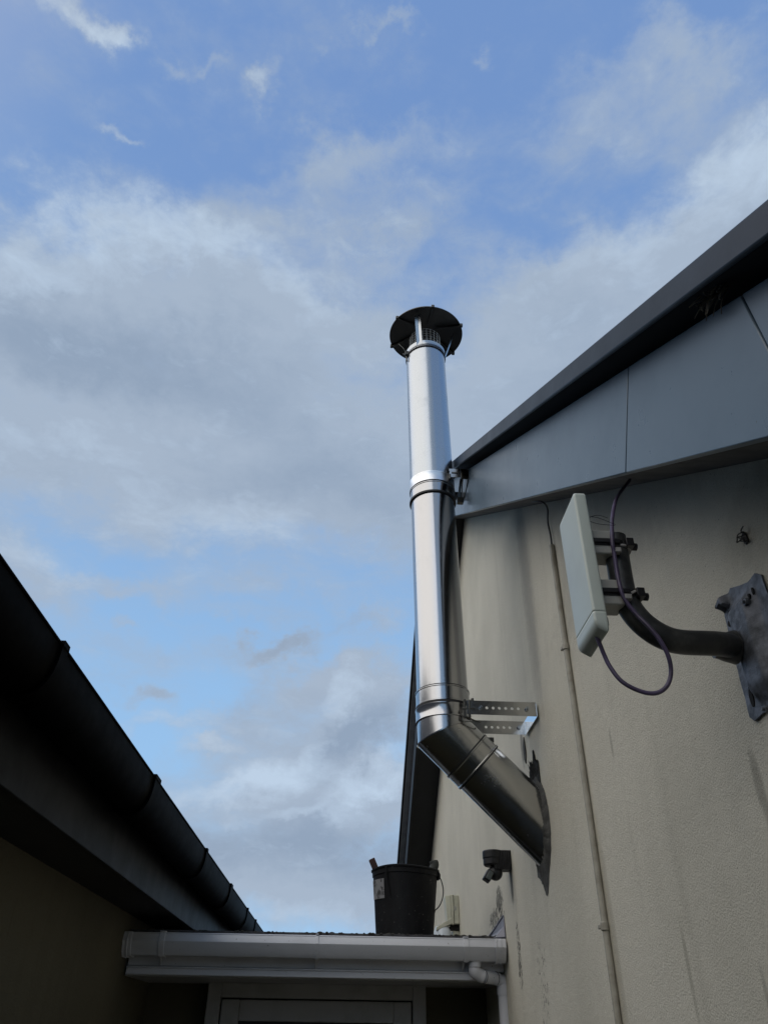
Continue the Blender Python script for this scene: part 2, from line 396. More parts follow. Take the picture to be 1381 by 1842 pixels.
M_lens = mottled('pir_lens', (.10, .12, .12), (.07, .08, .08), .3, 20)
M_wood = mottled('red_brown_wood', (.05, .018, .014), (.03, .012, .01), .6, 40)
M_ground = mottled('yard_concrete', (.15, .15, .14), (.21, .205, .19), .9, 3, bump=.6, specks=((.04, .04, .035), 20, .65))
M_moss = mottled('gutter_grit', (.03, .03, .025), (.07, .065, .055), .95, 60)
M_black = mat_base('black_void', (.006, .006, .006), .9)[0]
def glass_mat(name, tint):
    m, t, b = mat_base(name, tint, .06)
    b.inputs['Transmission Weight'].default_value = 1.0; b.inputs['IOR'].default_value = 1.45
    return m
M_glass = mat_base('door_glass', (.02, .025, .022), .04)[0]
M_lampglass = mat_base('frosted_lamp_glass', (.62, .68, .74), .12)[0]

GZ = -.25
# ------------------------------------------------------------------ ground
bm = NB(); s = 400
bm.faces.new([bm.verts.new(p) for p in ((-s, -s, GZ), (s, -s, GZ), (s, s, GZ), (-s, s, GZ))])
tag(obj('ground', bm, M_ground), kind='structure')

# ------------------------------------------------------------------ right house (gable wall along x = XW)
SL = .65                      # rake slope
YA = 4.0                     # ridge
hs = thing('gable_house', (XW, YA, GZ), 'pale stained rendered gable end of house with grey sloping bargeboards, right side of photo', 'house')
YN, YF = -3.2, 2*YA+3.2
def rz(y, c):                 # height of a rake line of intercept c at y
    return c + SL*y if y <= YA else c + SL*(2*YA-y)
bm = NB()
ys = [YN, YA, YF]
poly = [(XW, YN, GZ-.02), (XW, YF, GZ-.02), (XW, YF, max(rz(YF, 2.0), .2)), (XW, YA, rz(YA, 2.0)), (XW, YN, max(rz(YN, 2.0), .2))]
prism(bm, poly, (.3, 0, 0))
box(bm, (XW+.31, YN, GZ), (9, YN+.25, .2)); box(bm, (XW+.31, YF-.25, GZ), (9, YF, .2))
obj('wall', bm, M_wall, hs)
def rake(bm, y0, y1, c0, c1, x0, x1, perp=(0, 0)):
    """a board following the rake between y0 and y1, intercepts c0..c1, thickness x0..x1; perp shifts the top ends"""
    a = [(x0, y0, rz(y0, c0)), (x0, y1, rz(y1, c0)), (x0, y1+perp[1], rz(y1, c1)+SL*perp[1]*(1 if y1 <= YA else -1)), (x0, y0+perp[0], rz(y0, c1)+SL*perp[0]*(1 if y0 < YA else -1))]
    b = [(x1, p[1], p[2]) for p in a]
    hexa(bm, a+b)
XF = .50
FB, FT = 1.775, 2.016
for (y0, y1, pr) in ((-2.9, .602, (0, .018)), (.604, 1.0775, (.018, -.11)), (1.0795, YA-.001, (-.11, 0))):
    bm = NB(); rake(bm, y0, y1, FB, FT, XF, XF+.018, pr)
    obj('fascia_panel', bm, M_fascia, hs, bevel=.002)
XFF = .500
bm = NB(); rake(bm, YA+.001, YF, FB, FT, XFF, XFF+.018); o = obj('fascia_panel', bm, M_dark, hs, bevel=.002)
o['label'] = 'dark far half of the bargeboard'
# soffit boards between bargeboard and wall
bm = NB(); rake(bm, -2.9, YA-.001, 1.80, 1.815, XF+.0185, XW-.001); obj('soffit', bm, M_soff, hs)
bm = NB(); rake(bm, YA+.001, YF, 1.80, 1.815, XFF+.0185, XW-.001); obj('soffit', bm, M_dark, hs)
# roof deck and verge
bm = NB(); rake(bm, -2.9, YA-.001, 2.042, 2.065, .4565, 9); rake(bm, YA+.001, YF, 2.042, 2.065, .4565, 9)
obj('roof_deck', bm, M_black, hs)
bm = NB()
for side in (0, 1):
    n = 17
    for i in range(n):
        if side == 0: y0, y1 = -2.9+(YA+2.9)*i/n, -2.9+(YA+2.9)*(i+1)/n-.004
        else: y0, y1 = YA+(YF-YA)*i/n+.004, YA+(YF-YA)*(i+1)/n
        rake(bm, y0, y1, 2.067, 2.085+(.006 if i % 2 else 0), .462, 9)
obj('roof_tiles', bm, M_tile, hs)
bm = NB(); rake(bm, -2.9, YA-.002, 2.029, 2.080, .4455, .4555)
obj('verge_trim', bm, M_trim, hs, bevel=.003)
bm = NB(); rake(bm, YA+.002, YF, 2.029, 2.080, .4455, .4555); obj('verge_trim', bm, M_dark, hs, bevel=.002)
bm = NB(); rake(bm, YA+.002, YF, 2.018, 2.040, .460, .499); obj('undercloak', bm, M_pale, hs)
bm = NB(); tube(bm, [(.47, YA, rz(YA, 2.06)), (9, YA, rz(YA, 2.06))], .06, 12, 1); obj('ridge_tiles', bm, M_tile, hs)
# hole left in the render
bm = NB(); c = at(1341, 968, 0, XW)
pts = [(c + Vector((-.001, math.cos(a)*.009*random.uniform(.5, 1.3)+.000, math.sin(a)*.017*random.uniform(.6, 1.2)))) for a in [i*math.pi/7 for i in range(14)]]
prism(bm, pts, (-.002, 0, 0))
for k in range(7):
    q = c + Vector((-.003, random.uniform(-.012, .012), random.uniform(-.018, .018)))
    tube(bm, [q, q+Vector((-.008, random.uniform(-.01, .01), random.uniform(-.01, .01))), q+Vector((-.006, random.uniform(-.016, .016), random.uniform(-.016, .016)))], .0012, 5, 3)
obj('broken_plug_hole', bm, M_mortar, hs)

# ------------------------------------------------------------------ left house
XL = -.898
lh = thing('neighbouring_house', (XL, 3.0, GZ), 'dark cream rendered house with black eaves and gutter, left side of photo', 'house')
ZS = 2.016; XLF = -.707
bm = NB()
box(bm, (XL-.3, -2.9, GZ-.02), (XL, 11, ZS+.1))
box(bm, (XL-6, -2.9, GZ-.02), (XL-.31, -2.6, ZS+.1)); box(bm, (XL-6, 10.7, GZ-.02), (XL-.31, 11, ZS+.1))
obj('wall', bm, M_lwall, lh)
bm = NB(); box(bm, (XL-.2, -3.2, ZS), (XLF-.02, 11.2, ZS+.012)); obj('soffit', bm, M_leftsoff, lh)
bm = NB(); box(bm, (XLF-.019, -3.2, ZS-.004), (XLF, 11.2, ZS+.215)); obj('fascia', bm, M_leftfascia, lh, bevel=.003)
RZ = ZS+.215
gx, gz, gr = XLF+.062, 2.238, .060
def half_gutter(bm, y0, y1, r, t, over=0):
    n = 18; o_, i_ = [], []
    for k in range(n+1):
        a = math.pi + math.pi*k/n
        q_z = math.copysign(abs(math.sin(a))**.7, math.sin(a)); o_.append((gx+math.cos(a)*r, gz+q_z*r*1.75)); i_.append((gx+math.cos(a)*(r-t), gz+q_z*(r*1.75-t)))
    ring = o_ + i_[::-1]
    prism(bm, [(p[0], y0, p[1]) for p in ring], (0, y1-y0, 0))
bm = NB(); half_gutter(bm, -3.2, 11.2, gr, .003)
tube(bm, [(gx+gr-.001, -3.2, gz+.001), (gx+gr-.001, 11.2, gz+.001)], .004, 8, 1)
gut = obj('gutter', bm, M_blackpvc, lh, True, auto=50)
for yb in (-1.2, -.2, .62, 1.42, 2.37, 3.43, 4.33, 5.2, 5.75, 6.7, 7.7, 8.7, 9.7):
    bm = NB(); w = .016 if yb not in (2.37, 4.33) else .035
    half_gutter(bm, yb-w, yb+w, gr+.006, .0055)
    box(bm, (gx+gr-.004, yb-w, gz-.004), (gx+gr+.008, yb+w, gz+.008))
    obj('gutter_bracket', bm, M_blackpvc, gut, True, auto=50)
bm = NB()
th = R(33)
for i in range(9):
    a0, a1 = i*.42, (i+1)*.42+.03
    x0, x1 = XLF+.03-a0*math.cos(th), XLF+.03-a1*math.cos(th)
    z0, z1 = RZ+.02+a0*math.sin(th)+.012, RZ+.02+a1*math.sin(th)
    hexa(bm, [(x0, -3.3, z0), (x1, -3.3, z1), (x1, -3.3, z1+.02), (x0, -3.3, z0+.02), (x0, 11.3, z0), (x1, 11.3, z1), (x1, 11.3, z1+.02), (x0, 11.3, z0+.02)])
hexa(bm, [(XLF-.02, -3.25, RZ), (XL-3.4, -3.25, RZ+2.05), (XL-3.4, -3.25, RZ+2.0), (XLF-.02, -3.25, RZ-.03), (XLF-.02, 11.25, RZ), (XL-3.4, 11.25, RZ+2.05), (XL-3.4, 11.25, RZ+2.0), (XLF-.02, 11.25, RZ-.03)])
obj('roof', bm, M_tile, lh)
# unseen wall added behind the camera to keep sky light off the door
bm = NB(); box(bm, (XL+.001, -2.9, GZ), (XW-.001, -2.6, 2.6)); obj('unseen_rear_wall', bm, M_lwall, lh)

# ------------------------------------------------------------------ link building with door, flat roof, white gutter
YG = 3.58
lk = thing('link_porch', (-.1, 4.2, GZ), 'small flat roofed link between the two houses with white fascia, gutter and door', 'porch')
bm = NB(); YB = 4.20
DX0, DX1, DZ = -.602, .402, 1.805
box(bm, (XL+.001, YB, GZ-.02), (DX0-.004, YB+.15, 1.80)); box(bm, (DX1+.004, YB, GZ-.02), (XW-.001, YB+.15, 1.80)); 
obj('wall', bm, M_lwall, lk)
bm = NB(); box(bm, (XL+.002, YG+.125, 1.800), (XW-.002, 6.2, 1.812)); obj('soffit', bm, M_pvcw, lk)
bm = NB(); box(bm, (XL+.01, YG+.105, 1.835), (XW-.003, YG+.124, 1.955)); 
obj('fascia', bm, M_pvc, lk, bevel=.003)
bm = NB(); box(bm, (XL+.01, YG+.094, 1.803), (.60, YG+.123, 1.834)); box(bm, (XL+.01, YG+.088, 1.826), (.60, YG+.0935, 1.833))
obj('fascia_trim', bm, M_pvc, lk, bevel=.003)
bm = NB(); hexa(bm, [(XL+.01, YG+.06, 1.957), (XW-.003, YG+.06, 1.957), (XW-.003, 6.3, 1.99), (XL+.01, 6.3, 1.99),
                     (XL+.01, YG+.06, 1.964), (XW-.003, YG+.06, 1.964), (XW-.003, 6.3, 2.01), (XL+.01, 6.3, 2.01)])
obj('roof', bm, M_tile, lk)
# gutter: square-line profile, real channel; falls slightly to the right
def g_prof(o):
    return [(YG+.006-o, 1.9495), (YG+.002-o, 1.945), (YG-.007-o, 1.917), (YG+.010-o, 1.882-o*.6), (YG+.024, 1.868-o), (YG+.085, 1.868-o), (YG+.098, 1.885), (YG+.1, 1.95)]
def g_seg(bm, x0, x1, o=0, t=.0025):
    outer = g_prof(o); inner = []
    cy, cz = YG+.05, 1.93
    for (y, z) in outer:
        v = Vector((cy-y, cz-z)); v.normalize(); inner.append((y+v.x*(t+o*.6), z+ (v.y*(t+o*.6) if z < 1.93 else 0)))
    ring = outer + inner[::-1]
    prism(bm, [(x0, y, z) for y, z in ring], (x1-x0, 0, 0))
GL, GR_ = at(222, 1700, 1, YG).x, XW-.006
bm = NB(); g_seg(bm, GL, GR_)
box(bm, (GL, YG+.001, 1.9435), (GR_, YG+.008, 1.9475))
pg = obj('gutter', bm, M_pvc, lk, bevel=.0012)
def gx_at(px): return at(px, 1700, 1, YG).x
for px, w in ((290, .012), (570, .006), (838, .011)):
    bm = NB(); x = gx_at(px); g_seg(bm, x-w, x+w, .004)
    box(bm, (x-w, YG-.004, 1.950), (x+w, YG+.02, 1.954))
    tube(bm, [(x-w*.5, YG+.06, 1.866), (x-w*.5, YG+.078, 1.852), (x-w*.5-.003, YG+.096, 1.838)], .0035, 6, 4)
    obj('gutter_bracket', bm, M_pvc, pg, bevel=.001)
for px0, px1 in ((221, 236), (891, 909)):
    bm = NB(); g_seg(bm, gx_at(px0), min(gx_at(px1), XW-.004), .006)
    x = gx_at(px0+1) if px0 < 500 else gx_at(px1-1)
    pr = g_prof(.004); prism(bm, [(x-.003, y, z) for y, z in pr], (.003, 0, 0))
    x2 = gx_at((px0+px1)/2); g_seg(bm, x2-.003, x2+.003, .009); g_seg(bm, gx_at(px0)-.001, gx_at(px0)+.005, .009)
    obj('end_cap', bm, M_pvc, pg, bevel=.0012)
# downpipe
dpx = gx_at(856)-.002; DR = .0255
p0 = Vector((dpx, YG+.055, 1.872)); xe = XW-.030; ye = YG+.12
e1 = at(856, 1741, 1, YG+.055); e2 = at(869, 1757, 1, YG+.068); e3 = at(890, 1760, 1, YG+.105); e4 = Vector((at(905, 1775, 1, ye).x, ye, at(905, 1775, 1, ye).z)); xe = e4.x
e1.x = dpx
hd_ = (e3-e2).normalized()
bm = NB()
tube(bm, [p0, e1], DR+.0012, 24, 1)
tube(bm, [e1, e1+Vector((0, 0, -.012)), e1*.35+e2*.65+Vector((-.006, 0, -.004)), e2], DR, 24, 5)
tube(bm, [e2, (e2+e3)/2, e3], DR-.001, 24, 2)
tube(bm, [e3, e3+hd_*.016+Vector((0, 0, -.003)), e4+Vector((-.002, 0, .016)), e4], DR, 24, 5)
tube(bm, [e4, e4+Vector((0, 0, -.030))], DR+.0028, 24, 1)
dp = obj('downpipe_bend', bm, M_pvc, lk, True, auto=50)
bm = NB(); tube(bm, [e4+Vector((0, 0, -.03)), Vector((xe, ye, GZ+.02))], DR-.0005, 24, 1); obj('downpipe', bm, M_pvc, lk, True)
for (a, b) in ((e1, e1+Vector((0, 0, .0022))), (e2, e2+(e3-e2).normalized()*.002), (e3, e3+(e3-e2).normalized()*.002)):
    bm = NB(); cyl(bm, a, b, DR+.0012, seg=24)
    obj('pipe_joint', bm, M_soff, dp)
# lead kick-out flashing against the wall
bm = NB(); a = at(858, 1689, 0, XW-.004); b = at(905, 1647, 0, XW-.004)
prism(bm, [(XW-.001, 4.3, 1.975), (XW-.001, b.y, b.z), (XW-.001, b.y-.012, 1.955), (XW-.001, 3.72, 1.955)], (-.004, 0, 0))
hexa(bm, [(XW-.005, b.y-.01, 1.957), (XW-.045, b.y+.015, 1.957), (XW-.075, 3.85, 1.966), (XW-.005, 3.9, 1.966), (XW-.005, b.y-.01, 2.0), (XW-.012, b.y+.015, 1.99), (XW-.02, 3.85, 1.985), (XW-.005, 3.9, 1.99)])
tube(bm, [(XW-.006, 4.3, 1.977), (XW-.006, b.y+.3, b.z-.034), (XW-.006, b.y, b.z)], .004, 6, 4)
obj('flashing', bm, M_lead, lk, bevel=.002)
# door
bm = NB(); F0, F1 = 4.10, 4.17
box(bm, (DX0, F0, GZ), (DX0+.062, F1, DZ-.004)); box(bm, (DX1-.062, F0, GZ), (DX1, F1, DZ-.004)); box(bm, (DX0+.062, F0, DZ-.062), (DX1-.062, F1, DZ-.004))
door = obj('door', bm, M_pvcw, lk, bevel=.003)
lx0, lx1, lz = DX0+.068, DX1-.068, DZ-.068
bm = NB(); st_ = .082
box(bm, (lx0, F0+.004, GZ+.02), (lx0+st_, F1-.01, lz)); box(bm, (lx1-st_, F0+.004, GZ+.02), (lx1, F1-.01, lz))
box(bm, (lx0+st_, F0+.004, lz-st_), (lx1-st_, F1-.01, lz)); box(bm, (lx0+st_, F0+.004, .70), (lx1-st_, F1-.01, .80)); box(bm, (lx0+st_, F0+.004, GZ+.02), (lx1-st_, F1-.01, GZ+.14))
box(bm, (lx0+st_, F0+.02, GZ+.14), (lx1-st_, F1-.02, .70))
obj('door_leaf', bm, M_pvcw, door, bevel=.004)
bm = NB()
for (a, b) in (((lx0+st_, F0+.012, lz-st_-.012), (lx1-st_, F0+.03, lz-st_-.0005)),):
    box(bm, a, b)
box(bm, (lx0+st_, F0+.012, .8005), (lx0+st_+.01, F0+.03, lz-st_-.0125)); box(bm, (lx1-st_-.01, F0+.012, .8005), (lx1-st_, F0+.03, lz-st_-.0125))
obj('glazing_bead', bm, M_gasket, door)
bm = NB(); box(bm, (lx0+st_+.010, F0+.024, .80), (lx1-st_-.010, F0+.028, lz-st_-.012)); obj('door_glass', bm, M_glass, door)
bm = NB(); box(bm, (lx1-.055, F0-.008, .82), (lx1-.025, F0+.003, 1.06)); tube(bm, [(lx1-.04, F0-.008, .96), (lx1-.04, F0-.05, .96), (lx1-.08, F0-.055, .96), (lx1-.15, F0-.055, .955)], .009, 10, 5)
obj('handle', bm, M_steel, door, bevel=.002)
bm = NB(); box(bm, (DX0-.003, YB+.06, GZ), (DX1+.003, YB+.07, 1.80)); obj('interior_curtain', bm, M_dark, door)
# grit and moss along the roof edge
bm = NB()
for i in range(230):
    x = random.uniform(GL+.05, XW-.02); r = random.uniform(.002, .006)*(1.0 if x > -.1 else .7)
    c = Vector((x, YG+random.uniform(.05, .10), 1.963+r*.2))
    bmesh.ops.create_icosphere(bm, subdivisions=1, radius=r, matrix=Matrix.Translation(c) @ Matrix.Diagonal((random.uniform(.8, 2.8), 1, random.uniform(.5, 1.1), 1)))
tag(obj('roof_grit', bm, M_moss), 'dark grit and moss crumbs lying along the flat roof edge above the white gutter', 'grit', kind='stuff')

# ------------------------------------------------------------------ flue
FY = 2.76; FR = .1025
def zf(px, py): return at(px, py, 1, FY-FR).z
zb0 = zf(804, 1285); zb1 = zf(801, 1258); zb2 = zf(801, 1253); zb3 = zf(799, 1230)
zm1 = zf(778, 881); zm2 = zf(775, 864); zm3 = zf(775, 846); zt0 = zf(768, 621); zt1 = zf(768, 612)
CX0 = .356; LEAN = -.0150
AX = Vector((LEAN, 0, 1)).normalized()
def fa(z): return Vector((CX0 + LEAN*(z-2.6), FY, z))
fl = thing('flue_pipe', (XW-.01, FY, 2.24), 'shiny stainless steel flue rising past the roof edge with a round cowl on top', 'flue')
def vt(bm, z0, prof, seg=96): turn(bm, fa(z0), AX, prof, seg)
# upper length
L = zt1-zm2
bm = NB(); turn(bm, fa(zm2), AX, [(0, FR-.001), (L-.002, FR-.001), (L, FR-.006), (L, FR-.014), (L-.3, FR-.014)], 96, caps=False); obj('upper_pipe', bm, M_steelu, fl, True)
L = zm1-zb2
bm = NB(); vt(bm, zb2, [(0, FR-.003), (L, FR-.003)]); obj('middle_pipe', bm, M_steel, fl, True)
# joints
def band(name, z0, z1, r, mat, lip=.0025, parent=fl):
    bm = NB(); h = z1-z0
    vt(bm, z0, [(0, r-.004), (.0005, r+lip), (.004, r+lip), (.006, r), (h-.006, r), (h-.004, r+lip), (h-.0005, r+lip), (h, r-.004)])
    return obj(name, bm, mat, parent, True, auto=30)
def seam(z, r, h=.004, parent=fl):
    bm = NB(); vt(bm, z, [(0, r-.003), (0, r), (h, r), (h, r-.003)]); return obj('seam', bm, M_gasket, parent, True, auto=30)
j1 = band('joint_band', zb1+.001, zb3, FR+.001, M_steel); seam(zb1-.0075, FR+.0045, .0075, j1); seam(zb3+.001, FR-.001, .004, j1)
j2 = band('locking_band', zb0, zb1-.008, FR+.0035, M_steel, .001)
j3 = band('joint_band', zm1, zm2, FR+.0005, M_steel); seam(zm1-.008, FR+.0045, .0085, j3); seam(zm2+.0005, FR+.001, .003, j3)
j4 = band('locking_band', zm2+.006, zm3, FR+.0025, steel('scuffed_band', (.72, .74, .76), .36, .2, (1, 1, 1)), .0008)
j5 = band('top_collar', zt0, zt1, FR+.001, M_steelu, .001); seam(zt0-.0075, FR+.0035, .007, j5)
# elbow
C0 = Vector((fa(2.52).x, FY, (at(752, 1346, 1, FY).z + at(850, 1296, 1, FY).z)/2))
C1 = at(972, 1489, 0, XW)
d1 = -AX; d2 = (C1-C0).normalized(); nm = (d1+d2).normalized()
def miter_ring(axis, r, pl=C0, n=nm, seg=96):
    _, a, b = frame_of(axis); out = []
    for i in range(seg):
        q = (a*math.cos(2*math.pi*i/seg)+b*math.sin(2*math.pi*i/seg))*r
        # slide along axis to the mitre plane
        t = -(q.dot(n))/axis.dot(n); out.append(pl+q+axis*t)
    return out
def ring(c, axis, r, seg=96):
    _, a, b = frame_of(axis)
    return [c + (a*math.cos(2*math.pi*i/seg)+b*math.sin(2*math.pi*i/seg))*r for i in range(seg)]
bm = NB(); ct = fa(zb0+.004)
loft(bm, [ring(ct, d1, FR-.001), miter_ring(d1, FR-.001)]); obj('elbow_upper', bm, M_steel, fl, True)
bm = NB()
lj = [ (at(807, 1395, 1, FY)+at(875, 1322, 1, FY))/2, (at(828, 1420, 1, FY)+at(893, 1339, 1, FY))/2 ]
s1 = (lj[0]-C0).dot(d2); s2 = (lj[1]-C0).dot(d2)
r2 = FR-.001
loft(bm, [miter_ring(d2, r2), ring(C0+d2*(s1+.01), d2, r2)]); elb = obj('elbow_lower', bm, M_steelb, fl, True)
# mitre seam: raised rolled lip
bm = NB(); A = miter_ring(d1, FR+.0025)
_, a_, b_ = frame_of(nm)
for i in range(0, 96):
    pass
loft(bm, [[p - nm*.0022 for p in miter_ring(d1, FR-.002)], [p - nm*.0022 for p in A], [p + nm*.0022 for p in A], [p + nm*.0022 for p in miter_ring(d1, FR-.002)]])
obj('seam', bm, M_steel, elb, True, auto=30)
def lband(name, sa, sb, r, mat, lip, parent=fl):
    bm = NB(); h = sb-sa
    turn(bm, C0+d2*sa, d2, [(0, r-.003), (.0005, r+lip), (.004, r+lip), (.006, r), (h-.006, r), (h-.004, r+lip), (h-.0005, r+lip), (h, r-.003)], 96)
    return obj(name, bm, mat, parent, True, auto=30)
jb = lband('joint_band', s1, s2, FR+.001, M_steelb, .003)
for s_ in (s1-.005, s2+.0005):
    bm = NB(); turn(bm, C0+d2*s_, d2, [(0, FR-.004), (0, FR+.0025), (.0045, FR+.0025), (.0045, FR-.004)], 96); obj('seam', bm, M_gasket, jb, True, auto=30)
bm = NB(); Lw = (C1-C0).length+.16
turn(bm, C0+d2*(s2-.01), d2, [(0, FR-.002), (Lw-s2, FR-.002)], 96); obj('lower_pipe', bm, M_steelb, fl, True)
# clasp on the lower joint
cp = C0+d2*((s1+s2)/2) + (Vector((0, 0, 1))-d2*d2.z).normalized()*(FR+.008)
bm = NB(); box(bm, cp-Vector((.012, .016, .008)), cp+Vector((.012, .016, .010))); tube(bm, [cp+Vector((0, -.022, .004)), cp+Vector((0, .022, .004))], .005, 10, 1)
obj('clasp', bm, M_capm, jb, bevel=.003)
sv_ = (Vector((0, -1, 0))*.30+(Vector((0, 0, 1))-d2*d2.z).normalized()*.95).normalized()
sv_ = (sv_-d2*sv_.dot(d2)).normalized()
bm = NB(); tube(bm, [C0+d2*(s2+.02)+sv_*(FR-.002), C0+d2*(Lw-.12)+sv_*(FR-.002)], .0016, 8, 1); obj('rolled_seam', bm, M_steelb, elb)
# fire cement round the entry, ragged
def blob_ring(bm, c, ay, az, ys_, zs_, rag, t, n=90, tilt=0.0):
    out, mid, inn = [], [], []
    for i in range(n):
        a = 2*math.pi*i/n
        k = 1+rag*random.uniform(-1, 1)
        zz = math.sin(a)*az*k; yy = math.cos(a)*ay*k
        out.append(Vector((XW-.0012, c.y+yy*ys_(a)+zz*tilt, c.z+zz*zs_(a))))
        mid.append(Vector((XW-t*random.uniform(.6, 1.3), c.y+yy*.86+zz*.9*tilt, c.z+zz*.90)))
        inn.append(Vector((XW-t*1.6*random.uniform(.7, 1.2), c.y+yy*.70+zz*.7*tilt, c.z+zz*.72)))
    loft(bm, [out, mid, inn], caps=True)
bm = NB()
def zsc(a): return 1 + .30*max(0, math.sin(a))**10 + .38*max(0, -math.sin(a))**16
blob_ring(bm, C1, FR*1.38, .160, lambda a: 1, zsc, .018, .010, 140)
obj('fire_cement', bm, M_mortar, hs, True, auto=60)
rs_ = random.Random(21)
bm = NB(); c0 = at(962, 1392, 0, XW)
n_ = 34; base = []
for k in range(n_):
    t = k/(n_-1)-.5; y = c0.y - t*.15
    env = .045 + .060*math.exp(-((t-.12)/.16)**2) + .035*math.exp(-((t+.28)/.08)**2)
    base.append((XW-.001, y, c0.z-.015 + (env*rs_.uniform(.75, 1.05) if k % 2 else env*rs_.uniform(.35, .75))))
prism(bm, [(XW-.001, c0.y+.075, c0.z-.03)] + base + [(XW-.001, c0.y-.075, c0.z-.05)], (-.004, 0, 0))
bmesh.ops.triangulate(bm, faces=bm.faces[:])
for k in range(60):      # torn fibres and crumbs standing off the patch
    t = rs_.gauss(0, .2); a = Vector((XW-.004, c0.y-t*.15, c0.z-.02+rs_.uniform(0, .05)))
    b = a + Vector((-rs_.uniform(.002, .010), rs_.uniform(-.008, .008), rs_.uniform(.008, .032)))
    cyl(bm, a, b, rs_.uniform(.0018, .004), .0004, 5)
obj('torn_foam', bm, mottled('charred_foam', (.014, .014, .014), (.04, .04, .037), .95, 70, bump=1.0, bscale=150), hs)
bm = NB(); c0 = at(975, 1560, 0, XW); base = []
for k in range(15):
    t = k/14-.5; base.append((XW-.001, c0.y+t*.11, c0.z-(.025+.030*(1-abs(2*t))**1.5*(random.uniform(.8, 1.05) if k % 2 else .75))))
prism(bm, base+[(XW-.001, c0.y+.055, c0.z+.02), (XW-.001, c0.y-.055, c0.z+.02)], (-.006, 0, 0)); obj('cement_drip', bm, M_mortar, hs)
bm = NB(); c = at(945, 1350, 0, XW)
prism(bm, [(XW-.001, c.y+dy, c.z+dz) for dy, dz in ((0, .055), (.022, .02), (.02, -.03), (.004, -.05), (-.012, -.01), (-.006, .03))], (-.004, 0, 0)); obj('cement_smear', bm, M_mortar, hs)
# lower wall bracket
br = bpy.data.objects.new('wall_bracket', None); COL.objects.link(br); br.parent = fl
YA1, YA2 = FY-FR-.004, FY+FR+.004
zt, zbm = zb1-.002, zb0-.0
def strip_with_holes(bm, x0, x1, y, z0, z1, holes, t=.002, r=.0055):
    """vertical flat bar in XZ with round holes, built as cells"""
    xs = [x0]; 
    for h in holes: xs += [h-.011, h+.011]
    xs.append(x1); zc = (z0+z1)/2
    for i in range(0, len(xs)-1, 2):
        if xs[i+1]-xs[i] > 1e-4:
            box(bm, (xs[i], y, z0), (xs[i+1], y+t, z1))
    for h in holes:
        n = 16
        for yy, fl_ in ((y, 1), (y+t, -1)):
            ci = [bm.verts.new((h+math.cos(2*math.pi*k/n)*r, yy, zc+math.sin(2*math.pi*k/n)*r)) for k in range(n)]
            sq = []
            for k in range(n):
                a = 2*math.pi*k/n; cx, sz = math.cos(a), math.sin(a)
                m_ = max(abs(cx)/.011, abs(sz)/((z1-z0)/2)); sq.append(bm.verts.new((h+cx/m_, yy, zc+sz/m_)))
            for k in range(n):
                j = (k+1) % n; bm.faces.new((ci[k], ci[j], sq[j], sq[k]))
            # corners
            for sx in (-1, 1):
                for s_ in (-1, 1):
                    ks = sorted(range(n), key=lambda q: (sq[q].co.x-(h+sx*.011))**2+(sq[q].co.z-(zc+s_*(z1-z0)/2))**2)[:2]
                    cv = bm.verts.new((h+sx*.011, yy, zc+s_*(z1-z0)/2))
                    try: bm.faces.new((cv, sq[ks[0]], sq[ks[1]]))
                    except ValueError: pass
        for k in range(n):
            a, b = 2*math.pi*k/n, 2*math.pi*(k+1)/n
            bm.faces.new([bm.verts.new((h+math.cos(q)*r, yy, zc+math.sin(q)*r)) for q, yy in ((a, y), (b, y), (b, y+t), (a, y+t))])
XE = XW-.010
zA0, zA1 = zbm+.002, zt-.001
bm = NB(); hx = [.505+.0235*i for i in range(6)]
strip_with_holes(bm, .43, XE, YA1, zA0, zA1, hx)
box(bm, (.575, YA1-.0022, zA0-.0015), (XE, YA1-.0004, zA0+.0005)); box(bm, (.43, YA1+.0022, zA1-.0005), (XE, YA1+.010, zA1+.0012))
obj('arm', bm, M_steelb, br)
bm = NB(); hx2 = [.535+.0235*i for i in range(5)]
strip_with_holes(bm, .44, XE, YA2-.012, zA0-.002, zA1-.002, hx2); obj('arm', bm, M_steelb, br)
bm = NB(); box(bm, (XE+.0005, YA1-.003, zA0-.001), (XE+.0025, YA2+.003, zA1)); obj('base_plate', bm, steel('mirror_steel', (.75, .78, .8), .05, .02), br)
for x in (.482, .655):
    bm = NB(); cyl(bm, (x, YA1-.008, (zA0+zA1)/2), (x, YA1-.0005, (zA0+zA1)/2), .0085, seg=6); cyl(bm, (x, YA1-.014, (zA0+zA1)/2), (x, YA1-.004, (zA0+zA1)/2), .004, seg=10)
    obj('bolt', bm, M_steelu, br)
bm = NB(); cyl(bm, (.665, YA2-.02, (zA0+zA1)/2), (.665, YA2-.0125, (zA0+zA1)/2), .008, seg=6)
obj('bolt', bm, M_steelu, br)
bm = NB()
c = fa(zb0).x
box(bm, (c+FR*.62, YA1+.002, zA0-.012), (c+FR*.70, YA1+.016, zA1+.006)); box(bm, (c+FR*.80, YA1-.001, zA0-.010), (c+FR*.86, YA1+.014, zA1+.004))
tube(bm, [(c+FR*.55, YA1+.004, (zA0+zA1)/2-.004), (c+FR*1.02, YA1+.001, (zA0+zA1)/2-.004)], .0035, 8, 1)
tube(bm, [(c+FR*.60, YA1+.004, zA0-.004), (c+FR*.95, YA1+.02, zA0-.014), (c+FR*1.25, YA1+.05, zA0-.012), (c+FR*1.3, YA1+.08, zA0-.004)], .003, 8, 5)
obj('clamp', bm, M_capm, br, bevel=.0015)
